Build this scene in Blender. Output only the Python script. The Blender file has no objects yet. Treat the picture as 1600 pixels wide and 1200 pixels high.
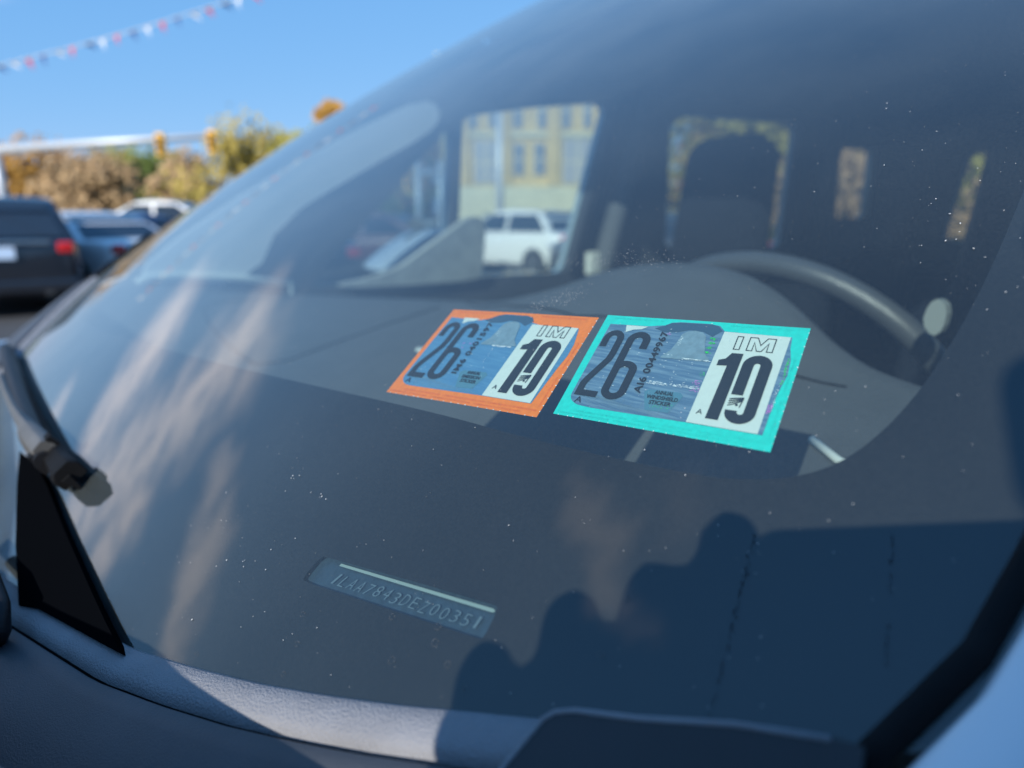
import bpy, bmesh, math, random
from mathutils import Vector, Matrix
from mathutils.geometry import delaunay_2d_cdt
random.seed(7)
scene = bpy.context.scene
COL = scene.collection
R_ = math.radians
# ------------------------------------------------------------------ camera
# world axes: +X towards the front of the parked van, +Y to its driver side, Z up, metres
EYE = Vector((0, 0, 1.38))
PITCH = math.atan(265 / 1040); YAW = R_(52)
HEAD = Vector((-math.cos(YAW), -math.sin(YAW), 0))
RIGHT = HEAD.cross(Vector((0, 0, 1)))
FWD = HEAD * math.cos(PITCH) - Vector((0, 0, 1)) * math.sin(PITCH)
UPC = RIGHT.cross(FWD)
cam_data = bpy.data.cameras.new('camera'); cam = bpy.data.objects.new('camera', cam_data); COL.objects.link(cam)
m = Matrix((RIGHT, UPC, -FWD)).transposed().to_4x4(); m.translation = EYE
cam.matrix_world = m
cam_data.sensor_width = 36; cam_data.lens = 36 * 1040 / 1600
cam_data.clip_start = 0.01; cam_data.clip_end = 3000
cam_data.dof.use_dof = True; cam_data.dof.focus_distance = 0.285; cam_data.dof.aperture_fstop = 5.2
scene.camera = cam
# ------------------------------------------------------------------ sky and sun
SUN = Vector((0.79378, 0.36765, 0.48451)).normalized()
world = bpy.data.worlds.new('World'); scene.world = world; world.use_nodes = True
nt = world.node_tree; nt.nodes.clear()
def wn(t, **k):
    n = nt.nodes.new(t)
    for a, v in k.items(): setattr(n, a, v)
    return n
def wmath(op, a, b=None, c=None):
    n = wn('ShaderNodeMath', operation=op)
    for i, v in enumerate((a, b, c)):
        if v is None: continue
        if isinstance(v, (int, float)): n.inputs[i].default_value = v
        else: nt.links.new(v, n.inputs[i])
    return n.outputs[0]
sky = wn('ShaderNodeTexSky', sky_type='NISHITA', sun_disc=False)
sky.sun_elevation = math.asin(SUN.z); sky.sun_rotation = math.atan2(SUN.x, SUN.y)
sky.altitude = 1000; sky.air_density = 1.0; sky.dust_density = 0.0; sky.ozone_density = 10.0
tc = wn('ShaderNodeTexCoord'); sep = wn('ShaderNodeSeparateXYZ'); nt.links.new(tc.outputs['Generated'], sep.inputs[0])
zc = wmath('MAXIMUM', sep.outputs[2], 0.06)
px_ = wmath('DIVIDE', sep.outputs[0], zc); py_ = wmath('DIVIDE', sep.outputs[1], zc)
CD = (0.87, -0.50)          # the way the wind draws the high cloud out
al = wmath('ADD', wmath('MULTIPLY', px_, CD[0]), wmath('MULTIPLY', py_, CD[1]))
ac = wmath('ADD', wmath('MULTIPLY', px_, -CD[1]), wmath('MULTIPLY', py_, CD[0]))
def wvec(op, a, b=None):
    n = wn('ShaderNodeVectorMath', operation=op)
    for i, v in enumerate((a, b)):
        if v is None: continue
        if isinstance(v, tuple): n.inputs[i].default_value = v
        else: nt.links.new(v, n.inputs[i])
    return n
cmb = wn('ShaderNodeCombineXYZ'); nt.links.new(al, cmb.inputs[0]); nt.links.new(ac, cmb.inputs[1])
stre = wvec('MULTIPLY', cmb.outputs[0], (0.9, 2.4, 1.0)).outputs[0]
def wnoise(scale, detail, rough):
    n = wn('ShaderNodeTexNoise'); n.inputs['Scale'].default_value = scale; n.inputs['Detail'].default_value = detail; n.inputs['Roughness'].default_value = rough
    nt.links.new(stre, n.inputs['Vector']); return n
wob = wnoise(1.6, 4, 0.55); puff = wnoise(2.6, 6, 0.6)
cpos = wvec('ADD', cmb.outputs[0], wvec('MULTIPLY', wvec('SUBTRACT', wob.outputs['Color'], (0.5, 0.5, 0.5)).outputs[0], (0.7, 0.45, 0.0)).outputs[0]).outputs[0]
# bands of high cloud: ends on the cloud sheet (along, across the wind), half width, density
BANDS = [((2.55, -3.55), (4.0, -3.85), 0.75, 1.0), ((1.6, -2.08), (2.75, -2.55), 0.46, 1.0), ((2.75, -2.55), (4.5, -3.35), 0.6, 1.0), ((2.95, -2.25), (3.75, -2.45), 0.34, 1.0),
         ((2.05, -1.52), (2.6, -1.30), 0.30, 0.95), ((0.55, -0.43), (0.66, -0.24), 0.1, 0.4), ((0.42, -0.34), (0.46, -0.28), 0.06, 0.12), ((6.0, -6.5), (8.5, -7.5), 0.8, 0.7), ((3.0, 1.5), (5.0, 1.2), 0.4, 0.5)]
tot = None
for (ax, ay), (bx_, by_), wd, st_ in BANDS:
    dx, dy = bx_ - ax, by_ - ay; rel = wvec('SUBTRACT', cpos, (ax, ay, 0.0)).outputs[0]
    dt = wvec('DOT_PRODUCT', rel, (dx / (dx * dx + dy * dy), dy / (dx * dx + dy * dy), 0.0)).outputs['Value']
    cl_ = wn('ShaderNodeClamp'); nt.links.new(dt, cl_.inputs[0])
    sc_ = wn('ShaderNodeVectorMath', operation='SCALE'); sc_.inputs[0].default_value = (dx, dy, 0.0); nt.links.new(cl_.outputs[0], sc_.inputs['Scale'])
    ds = wvec('LENGTH', wvec('SUBTRACT', rel, sc_.outputs[0]).outputs[0]).outputs['Value']
    mr = wn('ShaderNodeMapRange', interpolation_type='SMOOTHSTEP'); nt.links.new(ds, mr.inputs['Value'])
    mr.inputs['From Min'].default_value = wd; mr.inputs['From Max'].default_value = 0.0; mr.inputs['To Min'].default_value = 0.0; mr.inputs['To Max'].default_value = st_
    tot = mr.outputs[0] if tot is None else wmath('MAXIMUM', tot, mr.outputs[0])
pr = wn('ShaderNodeMapRange'); nt.links.new(puff.outputs['Fac'], pr.inputs['Value']); pr.inputs['From Min'].default_value = 0.24; pr.inputs['From Max'].default_value = 0.54
cf = wmath('MULTIPLY', wmath('MULTIPLY', tot, pr.outputs[0]), 0.85)
mixc = wn('ShaderNodeMix', data_type='RGBA'); nt.links.new(cf, mixc.inputs['Factor'])
# calibrates the dome, channel by channel and alike in every direction, to the colour and the gentle horizon-to-zenith fall-off of the clear autumn sky in the photograph
ssp = wn('ShaderNodeSeparateColor'); scb = wn('ShaderNodeCombineColor'); nt.links.new(sky.outputs[0], ssp.inputs[0])
for i_, (e_, g_) in enumerate(((0.575, 1.26), (0.33, 2.07), (0.18, 3.75))):
    nt.links.new(wmath('MULTIPLY', wmath('POWER', ssp.outputs[i_], e_), g_), scb.inputs[i_])
nt.links.new(scb.outputs[0], mixc.inputs[6]); mixc.inputs[7].default_value = (8.6, 8.2, 8.8, 1)
bgn = wn('ShaderNodeBackground'); bgn.inputs['Strength'].default_value = 0.15
nt.links.new(mixc.outputs[2], bgn.inputs['Color'])
out = wn('ShaderNodeOutputWorld'); nt.links.new(bgn.outputs[0], out.inputs['Surface'])
sd = bpy.data.lights.new('sun', 'SUN'); sd.energy = 4.6; sd.angle = R_(0.53); sd.color = (1.0, 0.95, 0.87)
so = bpy.data.objects.new('sun', sd); COL.objects.link(so); so.location = (3, 2, 6)
so.rotation_euler = SUN.to_track_quat('Z', 'Y').to_euler()
vs = scene.view_settings; vs.view_transform = 'Standard'; vs.look = 'None'; vs.exposure = 0.25; vs.gamma = 1.0; vs.use_curve_mapping = False
scene.render.engine = 'CYCLES'
scene.cycles.max_bounces = 8; scene.cycles.diffuse_bounces = 3; scene.cycles.transparent_max_bounces = 16; scene.cycles.glossy_bounces = 3
scene.cycles.caustics_reflective = False; scene.cycles.caustics_refractive = False

# ------------------------------------------------------------------ materials
MATS = {}
def mat(name, col, rough=0.6, metal=0.0, coat=0.0, noise=0.0, nscale=20.0, bump=0.0, bscale=200.0, spec=0.5, col2=None, sheen=0.0, detail=4.0, emit=None):
    if name in MATS: return MATS[name]
    M = bpy.data.materials.new(name); M.use_nodes = True; MATS[name] = M
    t = M.node_tree; b = t.nodes['Principled BSDF']
    b.inputs['Base Color'].default_value = (*col, 1); b.inputs['Roughness'].default_value = rough
    b.inputs['Metallic'].default_value = metal; b.inputs['Coat Weight'].default_value = coat; b.inputs['Coat Roughness'].default_value = 0.05
    b.inputs['Specular IOR Level'].default_value = spec
    if noise or col2:
        g = t.nodes.new('ShaderNodeTexCoord'); n = t.nodes.new('ShaderNodeTexNoise'); n.inputs['Scale'].default_value = nscale; n.inputs['Detail'].default_value = detail
        t.links.new(g.outputs['Object'], n.inputs['Vector'])
        r = t.nodes.new('ShaderNodeValToRGB'); r.color_ramp.elements[0].position = 0.32; r.color_ramp.elements[1].position = 0.68
        c2 = col2 if col2 else tuple(c * (1 - noise) for c in col)
        r.color_ramp.elements[0].color = (*c2, 1); r.color_ramp.elements[1].color = (*col, 1)
        t.links.new(n.outputs['Fac'], r.inputs[0]); t.links.new(r.outputs[0], b.inputs['Base Color'])
    if bump:
        g = t.nodes.new('ShaderNodeTexCoord'); n = t.nodes.new('ShaderNodeTexNoise'); n.inputs['Scale'].default_value = bscale; n.inputs['Detail'].default_value = 3
        t.links.new(g.outputs['Object'], n.inputs['Vector'])
        bp = t.nodes.new('ShaderNodeBump'); bp.inputs['Strength'].default_value = bump; bp.inputs['Distance'].default_value = 0.002
        t.links.new(n.outputs['Fac'], bp.inputs['Height']); t.links.new(bp.outputs[0], b.inputs['Normal'])
    if emit:
        b.inputs['Emission Color'].default_value = (*emit[:3], 1); b.inputs['Emission Strength'].default_value = emit[3]
    return M
def glass_mat(name, tint, dust=0.0, dustcol=(0.55, 0.62, 0.60), film=0.0):
    """thin pane: sharp reflection by Fresnel, tinted see-through, and a film of dust that scatters light"""
    M = bpy.data.materials.new(name); M.use_nodes = True; MATS[name] = M
    t = M.node_tree; t.nodes.clear(); N = t.nodes.new; L = t.links.new
    ge = N('ShaderNodeNewGeometry'); dt = N('ShaderNodeVectorMath'); dt.operation = 'DOT_PRODUCT'; L(ge.outputs['Incoming'], dt.inputs[0]); L(ge.outputs['Normal'], dt.inputs[1])
    def mth(op, x, y=None):
        n = N('ShaderNodeMath'); n.operation = op
        for i, v in enumerate((x, y)):
            if v is None: continue
            if isinstance(v, (int, float)): n.inputs[i].default_value = v
            else: L(v, n.inputs[i])
        return n.outputs[0]
    cosv = mth('ABSOLUTE', dt.outputs['Value'])
    # Schlick reflectance of one face, then of the two faces of the pane
    fr = mth('ADD', mth('MULTIPLY', mth('POWER', mth('SUBTRACT', 1.0, cosv), 4.7), 0.957), 0.043)
    fac = mth('DIVIDE', mth('MULTIPLY', fr, 2.0), mth('ADD', fr, 1.0))
    tr = N('ShaderNodeBsdfTransparent'); tr.inputs[0].default_value = (*tint, 1)
    gl = N('ShaderNodeBsdfGlossy'); gl.inputs['Roughness'].default_value = 0.012
    mx = N('ShaderNodeMixShader'); L(fac, mx.inputs[0]); L(tr.outputs[0], mx.inputs[1]); L(gl.outputs[0], mx.inputs[2])
    res = mx
    if dust:
        df = N('ShaderNodeBsdfDiffuse'); df.inputs[0].default_value = (*dustcol, 1)
        g = N('ShaderNodeTexCoord'); n1 = N('ShaderNodeTexNoise'); n1.inputs['Scale'].default_value = 9; n1.inputs['Detail'].default_value = 6
        L(g.outputs['Object'], n1.inputs['Vector'])
        n2 = N('ShaderNodeTexNoise'); n2.inputs['Scale'].default_value = 900; n2.inputs['Detail'].default_value = 2; L(g.outputs['Object'], n2.inputs['Vector'])
        r1 = N('ShaderNodeMapRange'); r1.inputs['From Min'].default_value = 0.3; r1.inputs['From Max'].default_value = 0.7; r1.inputs['To Min'].default_value = dust * 0.75; r1.inputs['To Max'].default_value = dust * 1.25
        L(n1.outputs['Fac'], r1.inputs['Value'])
        r2 = N('ShaderNodeMapRange'); r2.inputs['From Min'].default_value = 0.35; r2.inputs['From Max'].default_value = 0.75; r2.inputs['To Min'].default_value = 0.85; r2.inputs['To Max'].default_value = 1.3
        L(n2.outputs['Fac'], r2.inputs['Value'])
        mm = N('ShaderNodeMath'); mm.operation = 'MULTIPLY'; L(r1.outputs[0], mm.inputs[0]); L(r2.outputs[0], mm.inputs[1])
        m2 = N('ShaderNodeMixShader'); L(mth('DIVIDE', mm.outputs[0], mth('MAXIMUM', cosv, 0.16)), m2.inputs[0]); L(mx.outputs[0], m2.inputs[1]); L(df.outputs[0], m2.inputs[2]); res = m2
    o = N('ShaderNodeOutputMaterial'); L(res.outputs[0], o.inputs['Surface'])
    return M

# ------------------------------------------------------------------ mesh helpers
def tag(o, label=None, cat=None, group=None, kind=None):
    if label: o['label'] = label
    if cat: o['category'] = cat
    if group: o['group'] = group
    if kind: o['kind'] = kind
    return o
def empty(name, loc=(0, 0, 0), rz=0.0, label=None, cat=None, group=None):
    o = bpy.data.objects.new(name, None); COL.objects.link(o); o.location = loc; o.rotation_euler = (0, 0, rz); o.empty_display_size = 0.1
    return tag(o, label, cat, group)
def link(name, me, material=None, parent=None, smooth=False):
    if material is not None:
        me.materials.clear(); me.materials.append(MATS[material] if isinstance(material, str) else material)
    o = bpy.data.objects.new(name, me); COL.objects.link(o)
    if parent: o.parent = parent
    if smooth:
        for p in me.polygons: p.use_smooth = True
    return o
def pyd(name, verts, faces, material, parent=None, smooth=False):
    me = bpy.data.meshes.new(name); me.from_pydata([tuple(v) for v in verts], [], faces); me.update()
    return link(name, me, material, parent, smooth)
def bmo(name, bm, material, parent=None, smooth=False):
    bmesh.ops.recalc_face_normals(bm, faces=bm.faces[:])
    me = bpy.data.meshes.new(name); bm.to_mesh(me); bm.free()
    return link(name, me, material, parent, smooth)
def bbox(bm, c, s, rot=None, bev=0.0, seg=2):
    r = bmesh.ops.create_cube(bm, size=1.0); vs_ = r['verts']
    M4 = Matrix.Translation(Vector(c)) @ (rot.to_4x4() if rot else Matrix.Identity(4)) @ Matrix.Diagonal((*s, 1))
    bmesh.ops.transform(bm, matrix=M4, verts=vs_)
    if bev:
        es = list({e for v in vs_ for e in v.link_edges})
        bmesh.ops.bevel(bm, geom=es, offset=bev, segments=seg, affect='EDGES', profile=0.5)
def box(name, c, s, material, parent=None, rot=None, bev=0.0, seg=2, smooth=False):
    bm = bmesh.new(); bbox(bm, c, s, rot, bev, seg); return bmo(name, bm, material, parent, smooth)
def tube(bm, pts, r, seg=8, closed=False, cap=True):
    pts = [Vector(p) for p in pts]; n = len(pts); rings = []
    rs = r if isinstance(r, (list, tuple)) else [r] * n
    prev = None
    for i, p in enumerate(pts):
        a = pts[(i - 1) % n] if (closed or i > 0) else p; b = pts[(i + 1) % n] if (closed or i < n - 1) else p
        d = (b - a).normalized()
        if prev is None:
            u = d.cross(Vector((0, 0, 1)))
            if u.length < 1e-3: u = d.cross(Vector((1, 0, 0)))
        else: u = prev - d * prev.dot(d)
        u.normalize(); prev = u; v = d.cross(u)
        rings.append([bm.verts.new(p + (u * math.cos(2 * math.pi * k / seg) + v * math.sin(2 * math.pi * k / seg)) * rs[i]) for k in range(seg)])
    for i in range(n if closed else n - 1):
        A, B = rings[i], rings[(i + 1) % n]
        for k in range(seg): bm.faces.new((A[k], A[(k + 1) % seg], B[(k + 1) % seg], B[k]))
    if cap and not closed:
        bm.faces.new(rings[0][::-1]); bm.faces.new(rings[-1])
def tubeo(name, pts, r, material, parent=None, seg=8, closed=False):
    bm = bmesh.new(); tube(bm, pts, r, seg, closed); return bmo(name, bm, material, parent, True)
def inside(p, poly):
    x, y = p; c = False; j = len(poly) - 1
    for i in range(len(poly)):
        xi, yi = poly[i]; xj, yj = poly[j]
        if (yi > y) != (yj > y) and x < (xj - xi) * (y - yi) / (yj - yi) + xi: c = not c
        j = i
    return c
def cdt(outer, holes=(), cell=None):
    pts = []; edges = []
    for lp in (outer, *holes):
        b = len(pts); pts += [Vector(p) for p in lp]; edges += [(b + i, b + (i + 1) % len(lp)) for i in range(len(lp))]
    if cell:
        xs = [p[0] for p in outer]; ys = [p[1] for p in outer]
        x = min(xs) + cell * .5
        while x < max(xs):
            y = min(ys) + cell * .5
            while y < max(ys):
                if inside((x, y), outer) and not any(inside((x, y), h) for h in holes): pts.append(Vector((x, y)))
                y += cell
            x += cell
    v, e, f, *_ = delaunay_2d_cdt(pts, edges, [], 0, 1e-7)
    fs = []
    for t in f:
        c = (sum(v[i][0] for i in t) / len(t), sum(v[i][1] for i in t) / len(t))
        if inside(c, outer) and not any(inside(c, h) for h in holes): fs.append(tuple(t))
    return v, fs
def sheet(name, outer, mp, material, parent=None, holes=(), cell=None, smooth=False):
    v, f = cdt(outer, holes, cell)
    return pyd(name, [mp(*p) for p in v], f, material, parent, smooth)
def slab(name, outer, mp0, mp1, material, parent=None, holes=(), cell=None):
    """a plate between two mapped surfaces with closed rims"""
    v, f = cdt(outer, holes, cell); n = len(v)
    verts = [mp0(*p) for p in v] + [mp1(*p) for p in v]
    cnt = {}
    for t in f:
        for a, b in zip(t, t[1:] + t[:1]): cnt[(a, b)] = 1
    faces = [t for t in f] + [tuple(i + n for i in t[::-1]) for t in f]
    for (a, b) in cnt:
        if (b, a) not in cnt: faces.append((b, a, a + n, b + n))
    return pyd(name, verts, faces, material, parent)
def roundrect(x0, y0, x1, y1, r, n=5):
    o = []
    for cx, cy, a0 in ((x1 - r, y1 - r, 0), (x0 + r, y1 - r, 90), (x0 + r, y0 + r, 180), (x1 - r, y0 + r, 270)):
        for k in range(n + 1):
            a = R_(a0 + 90 * k / n); o.append((cx + r * math.cos(a), cy + r * math.sin(a)))
    return o
def interp(tab, x):
    if x <= tab[0][0]: return tab[0][1]
    for (a, b), (c, d) in zip(tab, tab[1:]):
        if x <= c: return b + (d - b) * (x - a) / (c - a)
    return tab[-1][1]
def smoothstep(a, b, x):
    t = max(0, min(1, (x - a) / (b - a))); return t * t * (3 - 2 * t)

# ------------------------------------------------------------------ ground
mat('asphalt', (0.075, 0.075, 0.078), 0.9, noise=0.35, nscale=3.0, bump=0.5, bscale=60, detail=8)
mat('grass', (0.16, 0.17, 0.05), 0.95, col2=(0.07, 0.10, 0.03), nscale=1.6, detail=9)
mat('concrete', (0.42, 0.41, 0.38), 0.9, noise=0.25, nscale=2.0, detail=8)
mat('line_paint', (0.75, 0.75, 0.72), 0.7, noise=0.2, nscale=9)
def gsheet(name, pts, z, m_):
    return tag(pyd(name, [(x, y, z) for x, y in pts], [tuple(range(len(pts)))], m_), kind='structure')
gsheet('ground', [(-900, -900), (900, -900), (900, 900), (-900, 900)], 0.0, 'asphalt')
def at(px, py, d):
    """the point d metres ahead of the viewer seen at this spot of the photograph"""
    r = (RIGHT * ((px - 800) / 1040) - UPC * ((py - 600) / 1040) + FWD); r /= r.dot(HEAD)
    return EYE + r * d
def gp(px, d): p = at(px, 335, d); return (p.x, p.y)
gsheet('grass_verge', [gp(-300, 48), gp(2300, 44), gp(2600, 300), gp(-700, 300)], 0.006, 'grass')
gsheet('grass_island', [gp(420, 13.2), gp(1000, 13.2), gp(1000, 15.2), gp(420, 15.2)], 0.006, 'grass')
gsheet('grass_lawn', [gp(1010, 9), gp(2000, 9), gp(2000, 43), gp(1010, 36)], 0.006, 'grass')
kb = empty('kerb', (0, 0, 0)); tag(kb, kind='structure')
for a, b in (((420, 13.0), (1000, 13.0)), ((420, 15.3), (1000, 15.3))):
    p = Vector((*gp(*a), 0.06)); q = Vector((*gp(*b), 0.06)); n_ = 10
    for i in range(n_):
        c = p.lerp(q, (i + .5) / n_); d = q - p
        box('kerb_stone', c, (d.length / n_ - 0.01, 0.16, 0.14), 'concrete', kb, Matrix.Rotation(math.atan2(d.y, d.x), 3, 'Z'), 0.015, 1)
ln = empty('parking_lines'); tag(ln, kind='structure')
for i in range(7):
    a = gp(-60 + i * 120, 7.0); b = gp(-60 + i * 120, 10.5)
    d = Vector((b[0] - a[0], b[1] - a[1], 0)); s_ = d.normalized().cross(Vector((0, 0, 1))) * 0.05
    A = Vector((*a, 0.004)); B = Vector((*b, 0.004))
    pyd('painted_line', [A - s_, A + s_, B + s_, B - s_], [(0, 1, 2, 3)], 'line_paint', ln)

# ------------------------------------------------------------------ the van the photograph is about
YC = -0.74
TH = R_(35.64); ES = Vector((-math.cos(TH), 0, math.sin(TH))); N0 = Vector((math.sin(TH), 0, math.cos(TH)))
BS = Vector((0.01139901, YC, 1.18324319))
def WD(t, s): return 0.063 * t * t + 0.072 * (s - 0.25) ** 2
def S(t, s, h=0.0):
    """point of the windshield t metres to the driver side, s metres up the slope, h above the glass"""
    p = BS + Vector((0, t, 0)) + ES * s - N0 * WD(t, s)
    if h:
        n = N0 + Vector((0, 1, 0)) * (0.126 * t) + ES * (0.144 * (s - 0.25))
        p = p + n.normalized() * h
    return p
BASE = [(0, -.058), (.15, -.044), (.2678, -.0204), (.3135, -.0072), (.366, .0097), (.4342, .0317), (.4798, .051), (.516, .0677), (.5453, .0827), (.5703, .0963), (.5918, .1089), (.6201, .1254), (.6434, .1412), (.6814, .1697), (.72, .202), (.80, .275)]
def sb(t): return interp(BASE, abs(t))
STOP = 1.27; TR, TL = 0.706, -0.78
glass_mat('windshield_glass', (0.79, 0.89, 0.88), 0.0145)
mat('black_frit', (0.008, 0.008, 0.010), 0.5, spec=0.3)
mat('body_paint', (0.74, 0.75, 0.76), 0.35, coat=1.0)
mat('cowl_plastic', (0.26, 0.26, 0.275), 0.6, noise=0.16, nscale=45, bump=0.6, bscale=1100)
mat('headlamp_lens', (0.6, 0.62, 0.65), 0.1, coat=1.0)
mat('cowl_dark', (0.055, 0.06, 0.07), 0.5, bump=0.2, bscale=1400, noise=0.2, nscale=30)
mat('cover_black', (0.022, 0.025, 0.03), 0.55, bump=0.2, bscale=1400, noise=0.2, nscale=30)
mat('rubber', (0.010, 0.010, 0.011), 0.7, noise=0.3, nscale=60, spec=0.12)
mat('black_plastic', (0.014, 0.014, 0.016), 0.5, bump=0.15, bscale=500, spec=0.25)
mat('reflection_black', (0.0022, 0.0026, 0.0035), 0.8, spec=0.0)  # near-black, no sheen: the wiper's reflection put into a colour
mat('wiper_grey', (0.12, 0.114, 0.106), 0.5, noise=0.25, nscale=55, bump=0.2, bscale=600)
mat('dash_plastic', (0.088, 0.094, 0.10), 0.75, noise=0.12, nscale=25, bump=0.4, bscale=900)
mat('interior_dark', (0.035, 0.037, 0.042), 0.8, noise=0.2, nscale=8)
mat('interior_trim', (0.68, 0.70, 0.68), 0.75, noise=0.08, nscale=8)
mat('sail_trim', (0.42, 0.44, 0.42), 0.85, noise=0.25, nscale=30)
mat('vent_grey', (0.20, 0.215, 0.20), 0.7)
mat('headliner', (0.05, 0.055, 0.065), 0.95)
mat('seat_cloth', (0.010, 0.012, 0.017), 1.0, noise=0.25, nscale=90, spec=0.1)
mat('leather', (0.06, 0.062, 0.065), 0.33, bump=0.2, bscale=900)
mat('pale_trim', (0.62, 0.64, 0.58), 0.5)

van = empty('minivan', (-1.4, YC, 0), 0, 'light coloured minivan with raked windshield and inspection stickers, filling the foreground', 'minivan')
def to_van(o): o.parent = van; o.matrix_parent_inverse = Matrix.Translation((1.4, -YC, 0)); return o
# glass
NT, NS = 90, 90; vv = []; ff = []
for i in range(NT + 1):
    t = TL + (TR - TL) * i / NT; lo = sb(t) - 0.006
    for j in range(NS + 1): vv.append(S(t, lo + (STOP - lo) * j / NS))
for i in range(NT):
    for j in range(NS):
        a = i * (NS + 1) + j; ff.append((a, a + NS + 1, a + NS + 2, a + 1))
ws = to_van(pyd('windshield', vv, ff, 'windshield_glass', None, True))
# black ceramic band printed round the pane, with the slot over the number plate
inner = [(-.60, .128), (-.4337, .1180), (-.2, .1190), (.0015, .1355), (.1811, .1565), (.2939, .1718), (.3744, .1839), (.4356, .1938), (.4848, .2016), (.5264, .2068), (.56, .2122), (.5883, .2174), (.6123, .2226), (.6226, .226), (.6317, .2303), (.6397, .2358), (.6465, .2431), (.6515, .2538), (.655, .2681), (.657, .2869), (.657, .3125), (.6551, .3456), (.6496, .3935), (.636, .50), (.60, .75), (.555, 1.0), (.50, 1.16), (.45, 1.20), (-.50, 1.20), (-.60, 1.15), (-.66, .95), (-.715, .60), (-.735, .30), (-.735, .22), (-.715, .165), (-.67, .138)]
def densify(lp, d):
    o = []
    for i, p in enumerate(lp):
        q = lp[(i + 1) % len(lp)]; n = max(1, int(math.hypot(q[0] - p[0], q[1] - p[1]) / d))
        for k in range(n): o.append((p[0] + (q[0] - p[0]) * k / n, p[1] + (q[1] - p[1]) * k / n))
    return o
def smooth_loop(lp, it=2):
    for _ in range(it):
        o = []
        for i, p in enumerate(lp):
            q = lp[(i + 1) % len(lp)]
            o += [(p[0] * .75 + q[0] * .25, p[1] * .75 + q[1] * .25), (p[0] * .25 + q[0] * .75, p[1] * .25 + q[1] * .75)]
        lp = o
    return lp
ts = [TL + 0.002 + (TR - TL - 0.004) * k / 60 for k in range(61)]
outer = [(t, sb(t) - .004) for t in ts] + [(TR - .002, sb(TR) + (STOP - sb(TR)) * k / 40) for k in range(1, 40)] + [(t, STOP - .002) for t in ts[::-1]] + [(TL + .002, STOP - (STOP - sb(TL)) * k / 40) for k in range(1, 40)]
slot = [(.4935, .1205), (.5755, .1452), (.5800, .1360), (.4925, .1090)]
slot_out = smooth_loop(densify([(.4860, .1180), (.4905, .1196), (.5765, .1462), (.5785, .1452), (.5812, .1350), (.5795, .1340), (.4890, .1062), (.4868, .1070)], .02), 1)
to_van(sheet('black_glass_band', outer, lambda t, s: S(t, s, -.0012), 'black_frit', None, [densify(smooth_loop(inner, 2), .02), slot_out], .045, True))
# vehicle number plate behind the slot
mat('vin_plate', (0.035, 0.065, 0.095), 0.42, metal=0.3, noise=0.3, nscale=300)
mat('vin_char', (0.15, 0.20, 0.22), 0.3, metal=0.4)
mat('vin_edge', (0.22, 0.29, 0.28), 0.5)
def quad(c): return lambda u, v, h=0.0: (S(*[(1 - u) * (1 - v) * c[0][k] + u * (1 - v) * c[1][k] + u * v * c[2][k] + (1 - u) * v * c[3][k] for k in (0, 1)], h))
vq = quad([(.4945, .1205), (.5765, .1452), (.5803, .1352), (.4935, .1082)])
vin = to_van(slab('vin_plate', roundrect(-.12, -.15, 1.04, 1.2, .03), lambda u, v: vq(u, v, -.004), lambda u, v: vq(u, v, -.0055), 'vin_plate'))
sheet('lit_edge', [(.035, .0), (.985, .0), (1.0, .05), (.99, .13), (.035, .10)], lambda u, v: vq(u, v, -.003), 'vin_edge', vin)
def text2d(s, bold=0.0, spacing=1.0):
    cu = bpy.data.curves.new('txt', 'FONT'); cu.body = s; cu.size = 1; cu.offset = bold; cu.space_character = spacing; cu.resolution_u = 3; cu.fill_mode = 'BOTH'
    o = bpy.data.objects.new('txt', cu); COL.objects.link(o)
    dg = bpy.context.evaluated_depsgraph_get(); me = bpy.data.meshes.new_from_object(o.evaluated_get(dg))
    v = [(a.co.x, a.co.y) for a in me.vertices]; f = [tuple(p.vertices) for p in me.polygons]
    bpy.data.objects.remove(o); bpy.data.curves.remove(cu); bpy.data.meshes.remove(me)
    x0 = min(a for a, b in v); x1 = max(a for a, b in v); y0 = min(b for a, b in v); y1 = max(b for a, b in v)
    return [((a - x0) / (x1 - x0), (b - y0) / (y1 - y0)) for a, b in v], f
rnd = random.Random(3)
for k, ch in enumerate('1LAA7843DEZ00351'):
    v, f = text2d(ch, -0.012)
    u0 = .07 + .0565 * k; jy = rnd.uniform(-.03, .03); sl = .012
    pyd('stamped_character', [vq(u0 + (a * .036 if ch != '1' else a * .014 + .01) + sl * b, .80 - .42 * b + jy, -.0030) for a, b in v], f, 'vin_char', vin)

# cowl: textured strip below the glass, groove, lower panel
def cowl_pt(t, w, dz):
    """w metres ahead of the glass edge in plan, dz above its line"""
    e = 0.01
    a = S(t - e, sb(t - e)); b = S(t + e, sb(t + e)); d = (b - a); d.z = 0; d.normalize()
    n = Vector((d.y, -d.x, 0)); n = n if n.x > 0 else -n
    return S(t, sb(t)) + n * w + Vector((0, 0, dz))
def strip(name, prof, t0, t1, n, material):
    vv = []; ff = []; k = len(prof)
    for i in range(n + 1):
        t = t0 + (t1 - t0) * i / n
        for w, dz in prof: vv.append(cowl_pt(t, w, dz))
    for i in range(n):
        for j in range(k - 1):
            a = i * k + j; ff.append((a, a + k, a + k + 1, a + 1))
    return to_van(pyd(name, vv, ff, material, None, True))
strip('cowl_strip', [(-.004, -.004), (-.004, .0025), (-.002, .0034), (.003, .0034), (.0085, .0015), (.0108, -.0005), (.0116, -.004)], -.70, .640, 120, 'cowl_plastic')
strip('cowl_groove', [(.0112, -.003), (.0116, -.008), (.0136, -.0085), (.0142, -.003)], -.70, .640, 100, 'rubber')
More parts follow.
